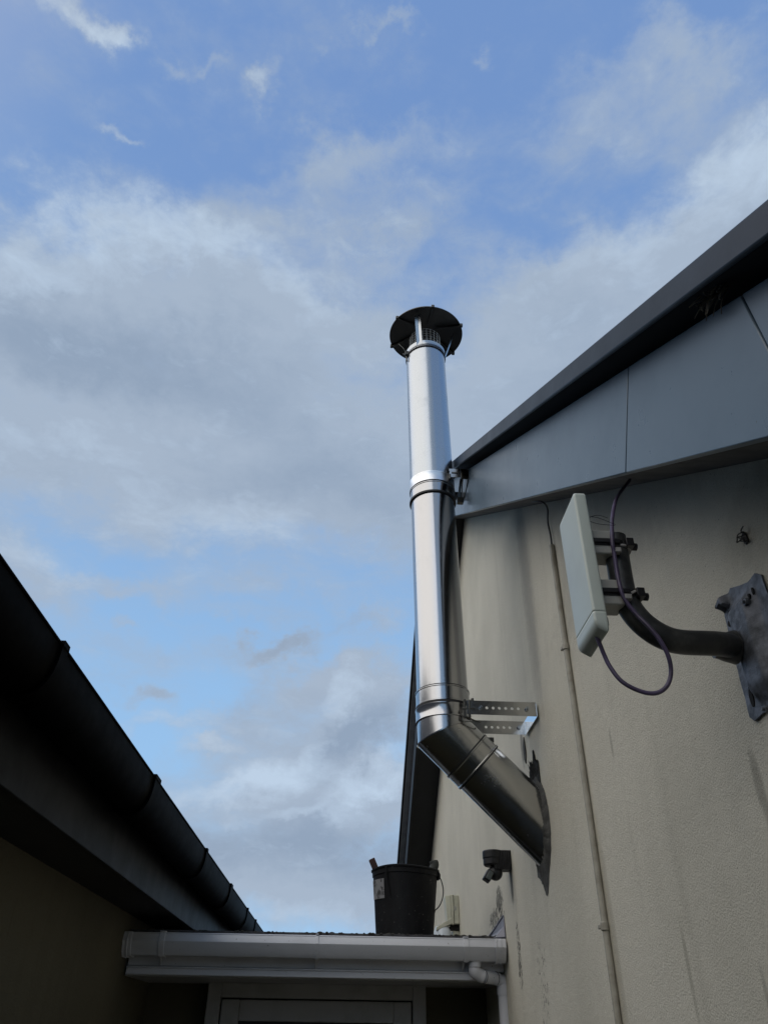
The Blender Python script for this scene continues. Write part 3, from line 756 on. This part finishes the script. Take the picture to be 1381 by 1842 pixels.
bm = NB(); box(bm, (c+FR*.95, YA1+.03, zA1), (c+FR*1.05, YA1+.05, zA1+.022)); box(bm, (c+FR*1.0, YA1+.03, zA1+.001), (c+FR*1.32, YA1+.07, zA1+.008)); obj('clamp', bm, M_capm, br, bevel=.002)
# upper bracket on the bargeboard
bru = bpy.data.objects.new('wall_bracket', None); COL.objects.link(bru); bru.parent = fl
yu = FY-.088; zu1 = at(812, 843, 1, yu).z; zu0 = at(812, 858, 1, yu).z; cx_ = fa(zm3).x
zm_ = (zu0+zu1)/2
bm = NB(); box(bm, (cx_+FR*.70, yu, zu0), (.462, yu+.0025, zu1)); obj('arm', bm, M_steelu, bru, bevel=.0008)
bm = NB(); box(bm, (cx_+FR*.80, yu-.003, zm_-.003), (.450, yu-.0005, zm_+.003)); obj('slot', bm, M_capm, bru)
bm = NB(); box(bm, (.464, yu+.002, zu0-.002), (XF-.0035, yu+.012, zu1+.002)); obj('arm', bm, M_capm, bru, bevel=.002)
bm = NB(); cyl(bm, (.476, yu-.008, zm_), (.476, yu+.001, zm_), .008, seg=6); obj('bolt', bm, M_capm, bru)
bm = NB(); box(bm, (XF-.003, yu-.004, zu0-.004), (XF-.0005, FY+.10, zu1+.004)); obj('base_plate', bm, M_capm, bru)
bm = NB(); box(bm, (.446, FY+.088, zu0), (XF-.004, FY+.0905, zu1)); obj('arm', bm, M_steelu, bru)
ta, tb_ = at(829, 861, 1, FY-.02), at(825, 894, 1, FY+.02)
bm = NB(); w = Vector((.006, 0, 0)); h_ = Vector((0, .0025, 0))
hexa(bm, [ta-w, ta+w, ta+w+h_, ta-w+h_, tb_-w, tb_+w, tb_+w+h_, tb_-w+h_]); obj('brace', bm, M_steelu, bru)
ta2 = at(832, 861, 1, FY-.015); tb2 = at(829, 902, 1, FY+.02)
bm = NB(); tube(bm, [ta2, (ta2+tb2)/2, tb2], .0028, 8, 2); obj('brace', bm, M_capm, bru)
bm = NB(); box(bm, tb2-Vector((.020, .012, .012)), tb2+Vector((.010, .012, .018))); obj('clamp', bm, M_capm, bru, bevel=.003)
bm = NB(); box(bm, (cx_+FR*.66, yu-.004, zu0-.012), (cx_+FR*.76, yu+.012, zu0+.016)); obj('clamp', bm, M_capm, bru, bevel=.002)
for k in range(5):
    bm = NB(); a = Vector((cx_+FR*.70, yu-.004, zm_)); tube(bm, [a, a+Vector((random.uniform(-.022, -.004), -.008, random.uniform(-.012, .028)))], .0014, 5, 1)
    obj('clamp_wire', bm, M_capm, bru)

# cowl
cw = bpy.data.objects.new('cowl', None); COL.objects.link(cw); cw.parent = fl
ZC = 4.748; CR = .199
cc_ = Vector((fa(ZC).x+.008, FY, ZC))
bm = NB(); n = 96; rings_ = []
def cone(r_, z_, rag=True):
    out = []
    for i in range(n):
        a = 2*math.pi*i/n
        k = 0
        for m_ in range(6):
            da = abs((a - R(95) - m_*math.pi/3 + math.pi) % (2*math.pi) - math.pi)
            k = max(k, max(0, 1-da/.05))
        out.append(cc_ + Vector((math.cos(a)*r_, math.sin(a)*r_, z_ - (.006*k if r_ > .04 else 0))) + Vector((math.cos(a), math.sin(a), 0))*(k*.004 if r_ > .15 else 0))
    return out
loft(bm, [cone(.004, .058), cone(.10, .032), cone(CR-.006, .004), cone(CR, 0), cone(CR, .004), cone(CR-.004, .010), cone(.10, .040), cone(.004, .066)])
obj('cowl_disc', bm, M_capm, cw, True, auto=35)
for m_ in range(6):
    a = R(95)+m_*math.pi/3; dr = Vector((math.cos(a), math.sin(a), 0)); pr_ = Vector((-dr.y, dr.x, 0))
    bm = NB(); p, q = cc_+dr*.05+Vector((0, 0, .036)), cc_+dr*(CR+.002)+Vector((0, 0, -.002))
    hexa(bm, [p-pr_*.004, p+pr_*.004, p+pr_*.004-Vector((0, 0, .006)), p-pr_*.004-Vector((0, 0, .006)), q-pr_*.006, q+pr_*.006, q+pr_*.006-Vector((0, 0, .008)), q-pr_*.006-Vector((0, 0, .008))])
    box(bm, q-Vector((.008, .008, .008)), q+Vector((.008, .008, .010)))
    obj('rib', bm, M_capm, cw, bevel=.002)
ct_ = fa(zt1)
for deg, sm in ((-113, M_steelu), (-2, M_steelu), (128, M_capm)):
    a = R(deg); dr = Vector((math.cos(a), math.sin(a), 0)); pr_ = Vector((-dr.y, dr.x, 0))
    bm = NB(); p = Vector((ct_.x, FY, zt1-.025))+dr*(FR+.001); q = cc_+dr*.150+Vector((0, 0, .006)); w = .015
    nrm = (q-p).normalized().cross(pr_).normalized()
    # folded strut: shallow V section
    A0 = [p-pr_*w, p+nrm*.005, p+pr_*w]; B0 = [q-pr_*w, q+nrm*.005, q+pr_*w]
    for i in range(2):
        hexa(bm, [A0[i], A0[i+1], A0[i+1]+nrm*.002, A0[i]+nrm*.002, B0[i], B0[i+1], B0[i+1]+nrm*.002, B0[i]+nrm*.002])
    obj('strut', bm, sm if deg != -113 else M_steelu, cw)
# bird guard cage
bm = NB(); rc = FR-.020; zc0, zc1 = zt1-.01, zt1+.115
for i in range(24):
    a = 2*math.pi*i/24; dr = Vector((math.cos(a), math.sin(a), 0))*rc
    cyl(bm, Vector((ct_.x, FY, zc0))+dr, Vector((ct_.x, FY, zc1))+dr, .0016, seg=5)
for k in range(7):
    z = zt1+.002+k*.0185
    loft(bm, [[Vector((ct_.x, FY, z+dz)) + Vector((math.cos(2*math.pi*i/60), math.sin(2*math.pi*i/60), 0))*(rc+dr_) for i in range(60)] for dz, dr_ in ((-.001, 0), (0, .001), (.001, 0), (0, -.001))], closed=True)
obj('bird_guard', bm, mottled('galvanised_wire', (.42, .42, .40), (.3, .3, .28), .5, 30, metal=.2), cw)
# strap latch at the left of the cowl collar
bm = NB(); a = Vector((ct_.x-FR*.98, FY-FR*.3, zt0+.005))
box(bm, a-Vector((.012, .01, .012)), a+Vector((.004, .012, .014))); tube(bm, [a, a+Vector((-.02, -.01, .03)), a+Vector((-.045, .0, .075))], .0018, 6, 3); tube(bm, [a, a+Vector((-.02, .02, .02)), a+Vector((-.015, .05, .06))], .0018, 6, 3)
tube(bm, [a, a+Vector((-.004, 0, -.03)), a+Vector((.0, .0, -.055))], .004, 6, 3)
obj('strap_latch', bm, M_capm, cw, bevel=.002)

# ------------------------------------------------------------------ aerial arm on the wall
AYc = 1.15
plc = at(1343, 1160, 0, XW)
ar = thing('aerial_bracket', (XW, plc.y, plc.z), 'curved dark steel arm bolted to the wall by a weathered grey plate, right edge', 'bracket')
# plate outline on the wall (y right = nearer)
outl = [(1299, 1091), (1301, 1108), (1320, 1187), (1346, 1290), (1355, 1297), (1379, 1273), (1399, 1250), (1399, 1120), (1379, 1078), (1366, 1034), (1355, 1031), (1343, 1047), (1329, 1053), (1311, 1058), (1305, 1077)]
pp = [at(px, py, 0, XW-.006) for px, py in outl]
from mathutils import noise as mn_
def sst(t): t = min(max(t, 0), 1); return t*t*(3-2*t)
def ph(y, z):
    """pressed shape of the plate: a swelling for the arm, a kicked-up torn corner, hammered surface"""
    r_ = sst((z-2.065)/.035)*sst((2.262-z)/.030)
    w_ = abs(y-(plc.y-.032)); ridge = sst((.050-w_)/.026)*.019*r_
    corner = .016*sst((y-(plc.y+.002))/.014)*sst((z-2.264)/.005)*sst((2.290-z)/.006)
    return .005 + ridge + corner + .0010*mn_.noise(Vector((y*45, z*45, 3.1))) + .0004*mn_.noise(Vector((y*150, z*150, 8.)))
bm = NB(); f0 = bm.faces.new([bm.verts.new((XW-.001, p.y, p.z)) for p in pp])
bmesh.ops.triangulate(bm, faces=[f0])
for _k in range(5):
    bmesh.ops.subdivide_edges(bm, edges=[e for e in bm.edges if e.calc_length() > .0045], cuts=1)
    bmesh.ops.triangulate(bm, faces=[f for f in bm.faces if len(f.verts) > 3])
be = [e for e in bm.edges if e.is_boundary]
ex = bmesh.ops.extrude_edge_only(bm, edges=be)
skirt = {v for v in ex['geom'] if isinstance(v, bmesh.types.BMVert)}
for v in bm.verts:
    if v not in skirt: v.co.x = XW-ph(v.co.y, v.co.z)
plate = obj('wall_plate', bm, M_galv, ar, True, auto=35)
for px, py, ry, rz_ in ((1310, 1105, .006, .0075), (1309, 1122, .005, .005), (1352, 1063, .003, .007), (1351, 1073, .003, .006), (1350, 1083, .005, .006), (1346, 1236, .006, .008), (1349, 1256, .006, .016)):
    bm = NB(); p = at(px, py, 0, XW-.008); n = 14; xs_ = XW-ph(p.y, p.z)+.001
    prism(bm, [(xs_, p.y+math.cos(2*math.pi*k/n)*ry*random.uniform(.85, 1.1), p.z+math.sin(2*math.pi*k/n)*rz_*random.uniform(.9, 1.1)) for k in range(n)], (-.0028, 0, 0))
    obj('bolt_hole', bm, M_black, plate)
for px, py in ((1350, 1083), (1374, 1275)):
    bm = NB(); p = at(px, py, 0, XW-.010); xs_ = XW-ph(p.y, p.z); cyl(bm, (xs_+.001, p.y, p.z), (xs_-.006, p.y, p.z), .0065, seg=6); cyl(bm, (xs_-.005, p.y, p.z), (xs_-.011, p.y, p.z), .0032, seg=10)
    obj('bolt', bm, M_galv, plate)
PR = .0215
path = [(XW-.02, plc.y-.004, 2.172)] + [tuple(at(px, py, 1, yy)) for px, py, yy in ((1290, 1158, 1.155), (1225, 1155, 1.152), (1190, 1145, 1.15), (1158, 1124, 1.15), (1135, 1098, 1.15), (1122, 1070, 1.15), (1114, 1030, 1.15), (1107, 985, 1.15), (1104, 968, 1.15))]
bm = NB(); tube(bm, path, PR, 32, 8)
obj('arm', bm, M_arm, ar, True)
bm = NB(); tube(bm, [(XW-.027, plc.y-.004, 2.172), (XW-.040, plc.y-.004, 2.172), (XW-.052, plc.y-.003, 2.174), (XW-.062, plc.y-.002, 2.175)], lambda t: PR+.008*(1-t)**1.5+.0008, 28, 4); obj('weld', bm, M_arm, ar, True)

# panel aerial
tx = .401; ty0, ty1 = 1.10, 1.21; tz0, tz1 = 2.118, 2.442; tt = .026
an = thing('panel_aerial', (.42, 1.155, 2.28), 'flat pale green panel aerial clamped to the upright end of the curved arm', 'aerial')
def rbox(bm, a, b):
    box(bm, a, b)
tt = .024; ZSEAM = 2.192
def rr(z, sh=0.0, dzb=0.0, rad=.0045):
    """rounded rectangle ring; sh = inset, dzb = how much lower the back edge is"""
    out = []; x0, x1, y0, y1 = tx+sh, tx+tt-sh, ty0+sh, ty1-sh; rd = max(rad-sh*.6, .001)
    for (cx, cy, a0) in ((x1-rd, y1-rd, 0), (x0+rd, y1-rd, 90), (x0+rd, y0+rd, 180), (x1-rd, y0+rd, 270)):
        for k in range(7):
            a = R(a0+15*k); x = cx+rd*math.cos(a); out.append(Vector((x, cy+rd*math.sin(a), z-dzb*(x-tx)/tt)))
    return out
bm = NB(); loft(bm, [rr(ZSEAM+.0006, .0006), rr(ZSEAM+.0012), rr(ZSEAM+.004), rr(tz1-.008), rr(tz1-.006), rr(tz1-.002, .0012), rr(tz1, .005)]); obj('housing', bm, M_ant, an, True, auto=50)
bm = NB(); loft(bm, [rr(2.166, .006, .014), rr(2.168, .003, .014), rr(2.172, .0006, .012), rr(2.177, 0, .007), rr(2.180, 0, .004), rr(ZSEAM-.004), rr(ZSEAM-.0006), rr(ZSEAM, .0006)]); obj('end_cap', bm, M_ant, an, True, auto=50)
pc = Vector(path[-3]); pc2 = Vector(path[-1])
for px, py in ((1101, 986), (1119, 1075)):
    p = at(px, py, 1, AYc)
    cobs = []
    for dz in (.0125, -.0165):
        cl = NB(); box(cl, (tx+tt+.0005, AYc-.022, p.z+dz-.010), (p.x-.006, AYc+.022, p.z+dz+.012))
        cob = obj('clamp_block', cl, M_antd, an, bevel=.003)
    bm = NB()
    prof = [(p.x+math.cos(a)*(PR+.003), AYc+math.sin(a)*(PR+.003)) for a in [math.pi*1.0*k/12-math.pi/2 for k in range(13)]]
    prof = [(tx+tt+.002, AYc-PR-.003)] + prof + [(tx+tt+.002, AYc+PR+.003)]
    pin = [(x-.0018 if x > p.x else x, y*1.0+(.0018 if y < AYc else -.0018)) for x, y in prof]
    prism(bm, [(x, y, p.z-.009) for x, y in prof+pin[::-1]], (0, 0, .014))
    box(bm, (tx+tt+.001, AYc-PR-.006, p.z-.005), (p.x+.006, AYc-PR-.0035, p.z+.004))
    box(bm, (p.x+PR*.8, AYc-PR*.9-.008, p.z-.010), (p.x+PR+.010, AYc-PR*.2, p.z+.007))
    tube(bm, [(p.x+PR, AYc-PR*.5, p.z-.002), (p.x+PR+.020, AYc-PR*.5, p.z-.003)], .0075, 8, 1)
    obj('strap', bm, M_strap, cob, bevel=.001)
bm = NB()
for k in range(3):
    a = Vector((tx+tt, ty0+.02, 2.40-k*.004)); tube(bm, [a, a+Vector((.02, -.004, random.uniform(-.01, .012))), a+Vector((.035+random.uniform(0, .02), 0, random.uniform(-.016, .004)))], .0006, 4, 4)
obj('stray_wire', bm, M_strap, an)
bm = NB(); box(bm, (tx+tt, AYc-.012, tz0+.068), (tx+tt+.014, AYc+.004, tz0+.082)); obj('clamp_block', bm, M_strap, an)

# purple cable
cyy = AYc-PR-.006
cpts = [at(1137, 856, 0, .655), at(1128, 869, 0, .62), at(1116, 884, 0, .59), at(1107, 900, 1, 1.22), at(1101, 928, 1, 1.16), at(1100, 958, 1, cyy-.002), at(1101, 978, 1, cyy-.008), at(1104, 995, 1, cyy-.004),
        at(1109, 1030, 1, cyy), at(1115, 1057, 1, cyy-.006), at(1123, 1078, 1, cyy-.004), at(1142, 1103, 1, cyy-.003), at(1165, 1126, 1, cyy-.010), at(1185, 1150, 1, cyy-.012), at(1201, 1180, 1, cyy-.008), at(1206, 1210, 1, cyy), at(1198, 1235, 1, cyy+.004), at(1178, 1247, 1, cyy+.008),
        at(1150, 1243, 1, cyy+.012), at(1118, 1226, 1, cyy+.016), at(1097, 1200, 1, cyy+.02), at(1086, 1178, 1, cyy+.02), Vector((tx+.012, 1.135, tz0+.002))]
cpts[-1] = Vector((tx+.012, 1.135, 2.162))
bm = NB(); tube(bm, cpts, .0037, 12, 6)
cb = thing('aerial_cable', cpts[5], 'purple cable looping below the pale panel aerial and up behind the bargeboard', 'cable')
obj('cable_sheath', bm, M_purple, cb, True)
for px, py in ((1108, 992), (1127, 1076)):
    p = at(px, py, 1, AYc); bm = NB()
    d_ = (Vector(path[-2])-Vector(path[-3])).normalized() if py < 1000 else Vector((-.45, 0, .9)).normalized()
    p = Vector((at(px+(4 if py > 1000 else 3), py, 1, AYc).x, AYc, p.z))
    turn(bm, p-d_*.0025, d_, [(0, PR-.001), (0, PR+.0025), (.005, PR+.0025), (.005, PR-.001)], 28)
    c = at(px, py, 1, cyy); box(bm, c-Vector((.007, .008, .005)), c+Vector((.007, .004, .005)))
    obj('cable_tie', bm, M_tie, cb, bevel=.0015)

# ------------------------------------------------------------------ conduit and its wire
XC = XW-.010
ctop = at(991, 982, 0, XC); cy_ = at(1050, 1400, 0, XC).y
cdt = thing('cable_conduit', (XC, cy_, GZ), 'thin cream painted conduit pipe running down the wall between flue and aerial', 'conduit')
bm = NB(); tube(bm, [(XC, cy_, ctop.z), (XC+.001, cy_+.002, 2.6), (XC, cy_-.001, 2.2), (XC+.001, cy_+.001, 1.8), (XC, cy_, GZ+.01)], .0088, 14, 6); obj('conduit_pipe', bm, M_conduit, cdt, True)
for px, py in ((1016, 1165), (1083, 1668)):
    z = at(px, py, 0, XC).z; bm = NB(); cyl(bm, (XC, cy_, z-.010), (XC, cy_, z+.010), .0108, seg=16); box(bm, (XC-.012, cy_+.005, z-.005), (XW-.0005, cy_+.024, z+.005)); obj('clip', bm, M_conduit, cdt, bevel=.0015)
wp = [at(940, 903, 0, .665), at(958, 902, 0, .64), at(975, 903, 0, .655), at(984, 915, 0, .68), at(985, 940, 0, XC), at(990, 965, 0, XC), Vector((XC, cy_, ctop.z-.02))]
bm = NB(); tube(bm, wp, .0034, 8, 6); o = obj('wire', bm, M_wire); tag(o, 'thin dark wire dropping from the soffit into the top of the cream conduit', 'wire')

# ------------------------------------------------------------------ movement sensor
py_ = 3.40
pir = thing('movement_sensor', (XW, py_, 2.21), 'black movement sensor with swivel head fixed to the wall below the flue', 'sensor')
zt_ = at(890, 1530, 1, py_).z; xl = at(868, 1540, 1, py_).x
bm = NB(); turn(bm, (xl+.042, py_, zt_-.062), (0, 0, 1), [(0, .036), (.006, .041), (.028, .041), (.030, .043), (.056, .043), (.060, .040)], 36); box(bm, (xl+.04, py_-.036, zt_-.078), (XW-.0005, py_+.036, zt_-.004))
for k in range(6): box(bm, (xl+.052+k*.010, py_-.0385, zt_-.075), (xl+.056+k*.010, py_-.036, zt_-.006))
obj('base', bm, M_pir, pir, bevel=.003)
bm = NB(); bmesh.ops.create_uvsphere(bm, u_segments=24, v_segments=14, radius=.030, matrix=Matrix.Translation((xl+.048, py_-.004, zt_-.088))); obj('swivel', bm, M_pir, pir, True)
bm = NB(); hd = Matrix.Translation((xl+.016, py_-.012, zt_-.102)) @ Matrix.Rotation(R(33), 4, 'Y')
bmesh.ops.create_cube(bm, size=1, matrix=hd @ Matrix.Diagonal((.030, .05, .044, 1))); obj('head', bm, M_pir, pir, bevel=.004)
bm = NB(); bmesh.ops.create_cube(bm, size=1, matrix=hd @ Matrix.Translation((.002, -.0265, .0)) @ Matrix.Diagonal((.020, .004, .034, 1))); obj('lens', bm, M_lens, pir, bevel=.002)

# ------------------------------------------------------------------ security light further along the wall
ly = 5.05
lt = thing('wall_light', (XW, ly, 2.2), 'yellowed cream wall light with glass shade, half hidden behind the bucket', 'wall light')
def L_(px, py, y=ly): return at(px, py, 1, y)
bm = NB(); a, b = L_(800, 1612), L_(819, 1664)
box(bm, (a.x+.035, ly-.05, b.z), (XW-.0005, ly+.05, a.z)); box(bm, (a.x+.030, ly-.054, b.z-.004), (a.x+.044, ly+.054, a.z+.004)); obj('box', bm, M_cream, lt, bevel=.004)
bm = NB(); hexa(bm, [(a.x+.0295, ly-.05, a.z+.002), (a.x+.0295, ly+.05, a.z+.002), (a.x+.0295, ly+.05, b.z-.002), (a.x+.0295, ly-.05, b.z-.002),
                     (a.x-.006, ly-.045, a.z-.004), (a.x-.006, ly+.045, a.z-.004), (a.x+.005, ly+.045, b.z+.015), (a.x+.005, ly-.045, b.z+.015)]); obj('cover', bm, M_cream, lt, bevel=.004)
bm = NB(); c = L_(803, 1660); d_ = L_(783, 1676)
hexa(bm, [(c.x+.03, ly-.055, c.z+.025), (c.x+.03, ly+.055, c.z+.025), (c.x+.03, ly+.055, c.z-.008), (c.x+.03, ly-.055, c.z-.008),
          (d_.x, ly-.055, d_.z+.02), (d_.x, ly+.055, d_.z+.02), (d_.x, ly+.055, d_.z-.0), (d_.x, ly-.055, d_.z-.0)]); obj('hood', bm, M_cream, lt, bevel=.003)
bm = NB(); g0 = L_(795, 1664); turn(bm, (g0.x, ly-.01, g0.z-.16), (0, 0, 1), [(0, .03), (.02, .045), (.12, .052), (.15, .040), (.16, .02)], 24); obj('glass_shade', bm, M_lampglass, lt, True)
bm = NB(); box(bm, (g0.x+.06, ly-.02, g0.z-.20), (XW-.001, ly+.04, b.z-.03)); obj('arm', bm, M_cream, lt, bevel=.004)
bm = NB(); hexa(bm, [(g0.x+.05, ly-.03, b.z-.001), (XW-.001, ly-.03, b.z-.001), (XW-.001, ly+.03, b.z-.001), (g0.x+.05, ly+.03, b.z-.001), (g0.x+.03, ly-.03, b.z-.028), (XW-.001, ly-.03, b.z-.029), (XW-.001, ly+.03, b.z-.029), (g0.x+.03, ly+.03, b.z-.028)]); obj('arm', bm, M_black, lt)

a, b = L_(800, 1612), L_(819, 1664); bm = NB(); q = L_(817, 1634, ly-.051); cyl(bm, (q.x, ly-.0505, q.z), (q.x, ly-.0515, q.z), .013, seg=18); obj('knockout', bm, M_antd, lt)
bm = NB(); box(bm, (a.x+.0445, ly-.0512, b.z-.0), (a.x+.0465, ly+.0512, a.z+.001)); obj('seal', bm, M_gasket, lt)

# ------------------------------------------------------------------ bucket on the flat roof
BY = 3.93; bl, brr = at(667, 1563, 1, BY), at(787, 1563, 1, BY)
bcx = (bl.x+brr.x)/2; BRT = (brr.x-bl.x)/2*.985; BRB = (at(783, 1680, 1, BY).x-at(680, 1680, 1, BY).x)/2
bz0 = 1.978; bz1 = at(727, 1562, 1, BY).z-.012
bk = thing('bucket', (bcx, BY, bz0), 'dirty black builders bucket with worn label standing on the flat roof', 'bucket')
h = bz1-bz0
bm = NB(); turn(bm, (bcx, BY, bz0), (0, 0, 1), [(0, BRB-.006), (.004, BRB), (h-.03, BRT-.006), (h-.028, BRT-.002), (h-.008, BRT-.001), (h-.006, BRT+.004), (h, BRT+.005), (h+.003, BRT), (h, BRT-.005), (h-.03, BRT-.010), (.008, BRB-.006), (.006, .001)], 64, caps=False)
for v in bm.verts:   # knocked slightly out of round
    a = math.atan2(v.co.y-BY, v.co.x-bcx); v.co.x += .004*math.cos(2*a)*(v.co.z-bz0)/h; v.co.z += .0025*math.sin(3*a+1)*(v.co.z-bz0)/h
obj('bucket_body', bm, M_bucket, bk, True, auto=50)
def bsurf(ang, z, off=0): 
    r_ = BRB+(BRT-.004-BRB)*(z-bz0)/h+off; return Vector((bcx+math.cos(ang)*r_, BY+math.sin(ang)*r_, z))
bm = NB(); a0, a1 = R(-171), R(-133); n = 10
z0_, z1_ = bz0+h*.53, bz0+h*.82
rows = []
for k in range(7):
    zz = z0_+(z1_-z0_)*k/6
    rows.append([bsurf(a0+(a1-a0)*i/n, zz, .0022) for i in range(n+1)])
vv = [[bm.verts.new(p) for p in r_] for r_ in rows]
for k in range(6):
    for i in range(n): bm.faces.new((vv[k][i], vv[k][i+1], vv[k+1][i+1], vv[k+1][i]))
bmesh.ops.solidify(bm, geom=bm.faces[:], thickness=.001)
obj('label_sticker', bm, M_label, bk)
bm = NB()  # spout rib and side lugs
tube(bm, [bsurf(R(-126), bz1-.004, .003), bsurf(R(-126), bz1-.05, .004), bsurf(R(-122), bz1-.10, .002), bsurf(R(-120), bz1-.13, .001)], lambda t: .006*(1-t)+.002, 8, 4)
obj('spout_rib', bm, M_bucket, bk, True)
bm = NB(); c = bsurf(R(-8), bz1-.022, .006); bmesh.ops.create_uvsphere(bm, u_segments=16, v_segments=10, radius=.02, matrix=Matrix.Translation(c) @ Matrix.Diagonal((.7, 1.2, 1, 1)))
obj('lug', bm, M_bucket, bk, True)
bm = NB(); hp = [bsurf(R(-6), bz1-.025, .014)] + [at(px, py, 1, yy) for px, py, yy in ((794, 1586, BY-.02), (797, 1602, BY-.03), (795, 1618, BY-.04), (789, 1631, BY-.045), (783, 1637, BY-.045))] + [bsurf(R(-20), bz0+h*.36, .004)]
tube(bm, hp, .0026, 8, 6); obj('handle', bm, M_strap, bk, True)
# tools standing in the bucket
bm = NB(); a = at(668, 1545, 1, BY-.02); b = Vector((bcx-.04, BY, bz0+.08)); dv = (a-b).normalized(); pv = dv.cross(Vector((0, 1, 0))).normalized()
hexa(bm, [a-pv*.015-Vector((0, .01, 0)), a+pv*.015-Vector((0, .01, 0)), a+pv*.015+Vector((0, .01, 0)), a-pv*.015+Vector((0, .01, 0)), b-pv*.013-Vector((0, .01, 0)), b+pv*.013-Vector((0, .01, 0)), b+pv*.013+Vector((0, .01, 0)), b-pv*.013+Vector((0, .01, 0))])
tag(obj('wooden_handle', bm, M_wood, bevel=.004), 'short red brown tool handle leaning out of the left of the bucket', 'tool handle')
bm = NB(); a = at(778, 1549, 1, BY-.01); tube(bm, [a+Vector((.004, 0, 0)), a+Vector((.004, 0, -.03)), (bcx+.08, BY, bz1-.10), (bcx+.05, BY, bz0+.05)], .021, 16, 6)
tag(obj('rubber_handle', bm, mottled('dark_rubber_grip', (.035, .038, .036), (.05, .055, .05), .7, 40, bump=.5, bscale=150), None, True), 'rounded dark rubber tool grip sticking up at the right of the bucket', 'tool handle')

# ------------------------------------------------------------------ nest straw stuffed in the gap under the verge
bm = NB()
for k in range(46):
    px = random.gauss(1278, 16); c = at(px, 533-.86*(px-1278)+random.uniform(-16, 6), 0, XF-.012)
    d_ = Vector((random.uniform(-.02, .004), random.uniform(-.03, .03), random.uniform(-.03, .025)))
    tube(bm, [c+Vector((.01, 0, .006)), c+d_*.5+Vector((0, random.uniform(-.006, .006), 0)), c+d_], .0009, 4, 3)
tag(obj('nest_straw', bm, mottled('dry_straw', (.30, .26, .2), (.12, .10, .08), .9, 40)), 'dry straw of a bird nest poking from the gap under the roof verge', 'nest', kind='stuff')
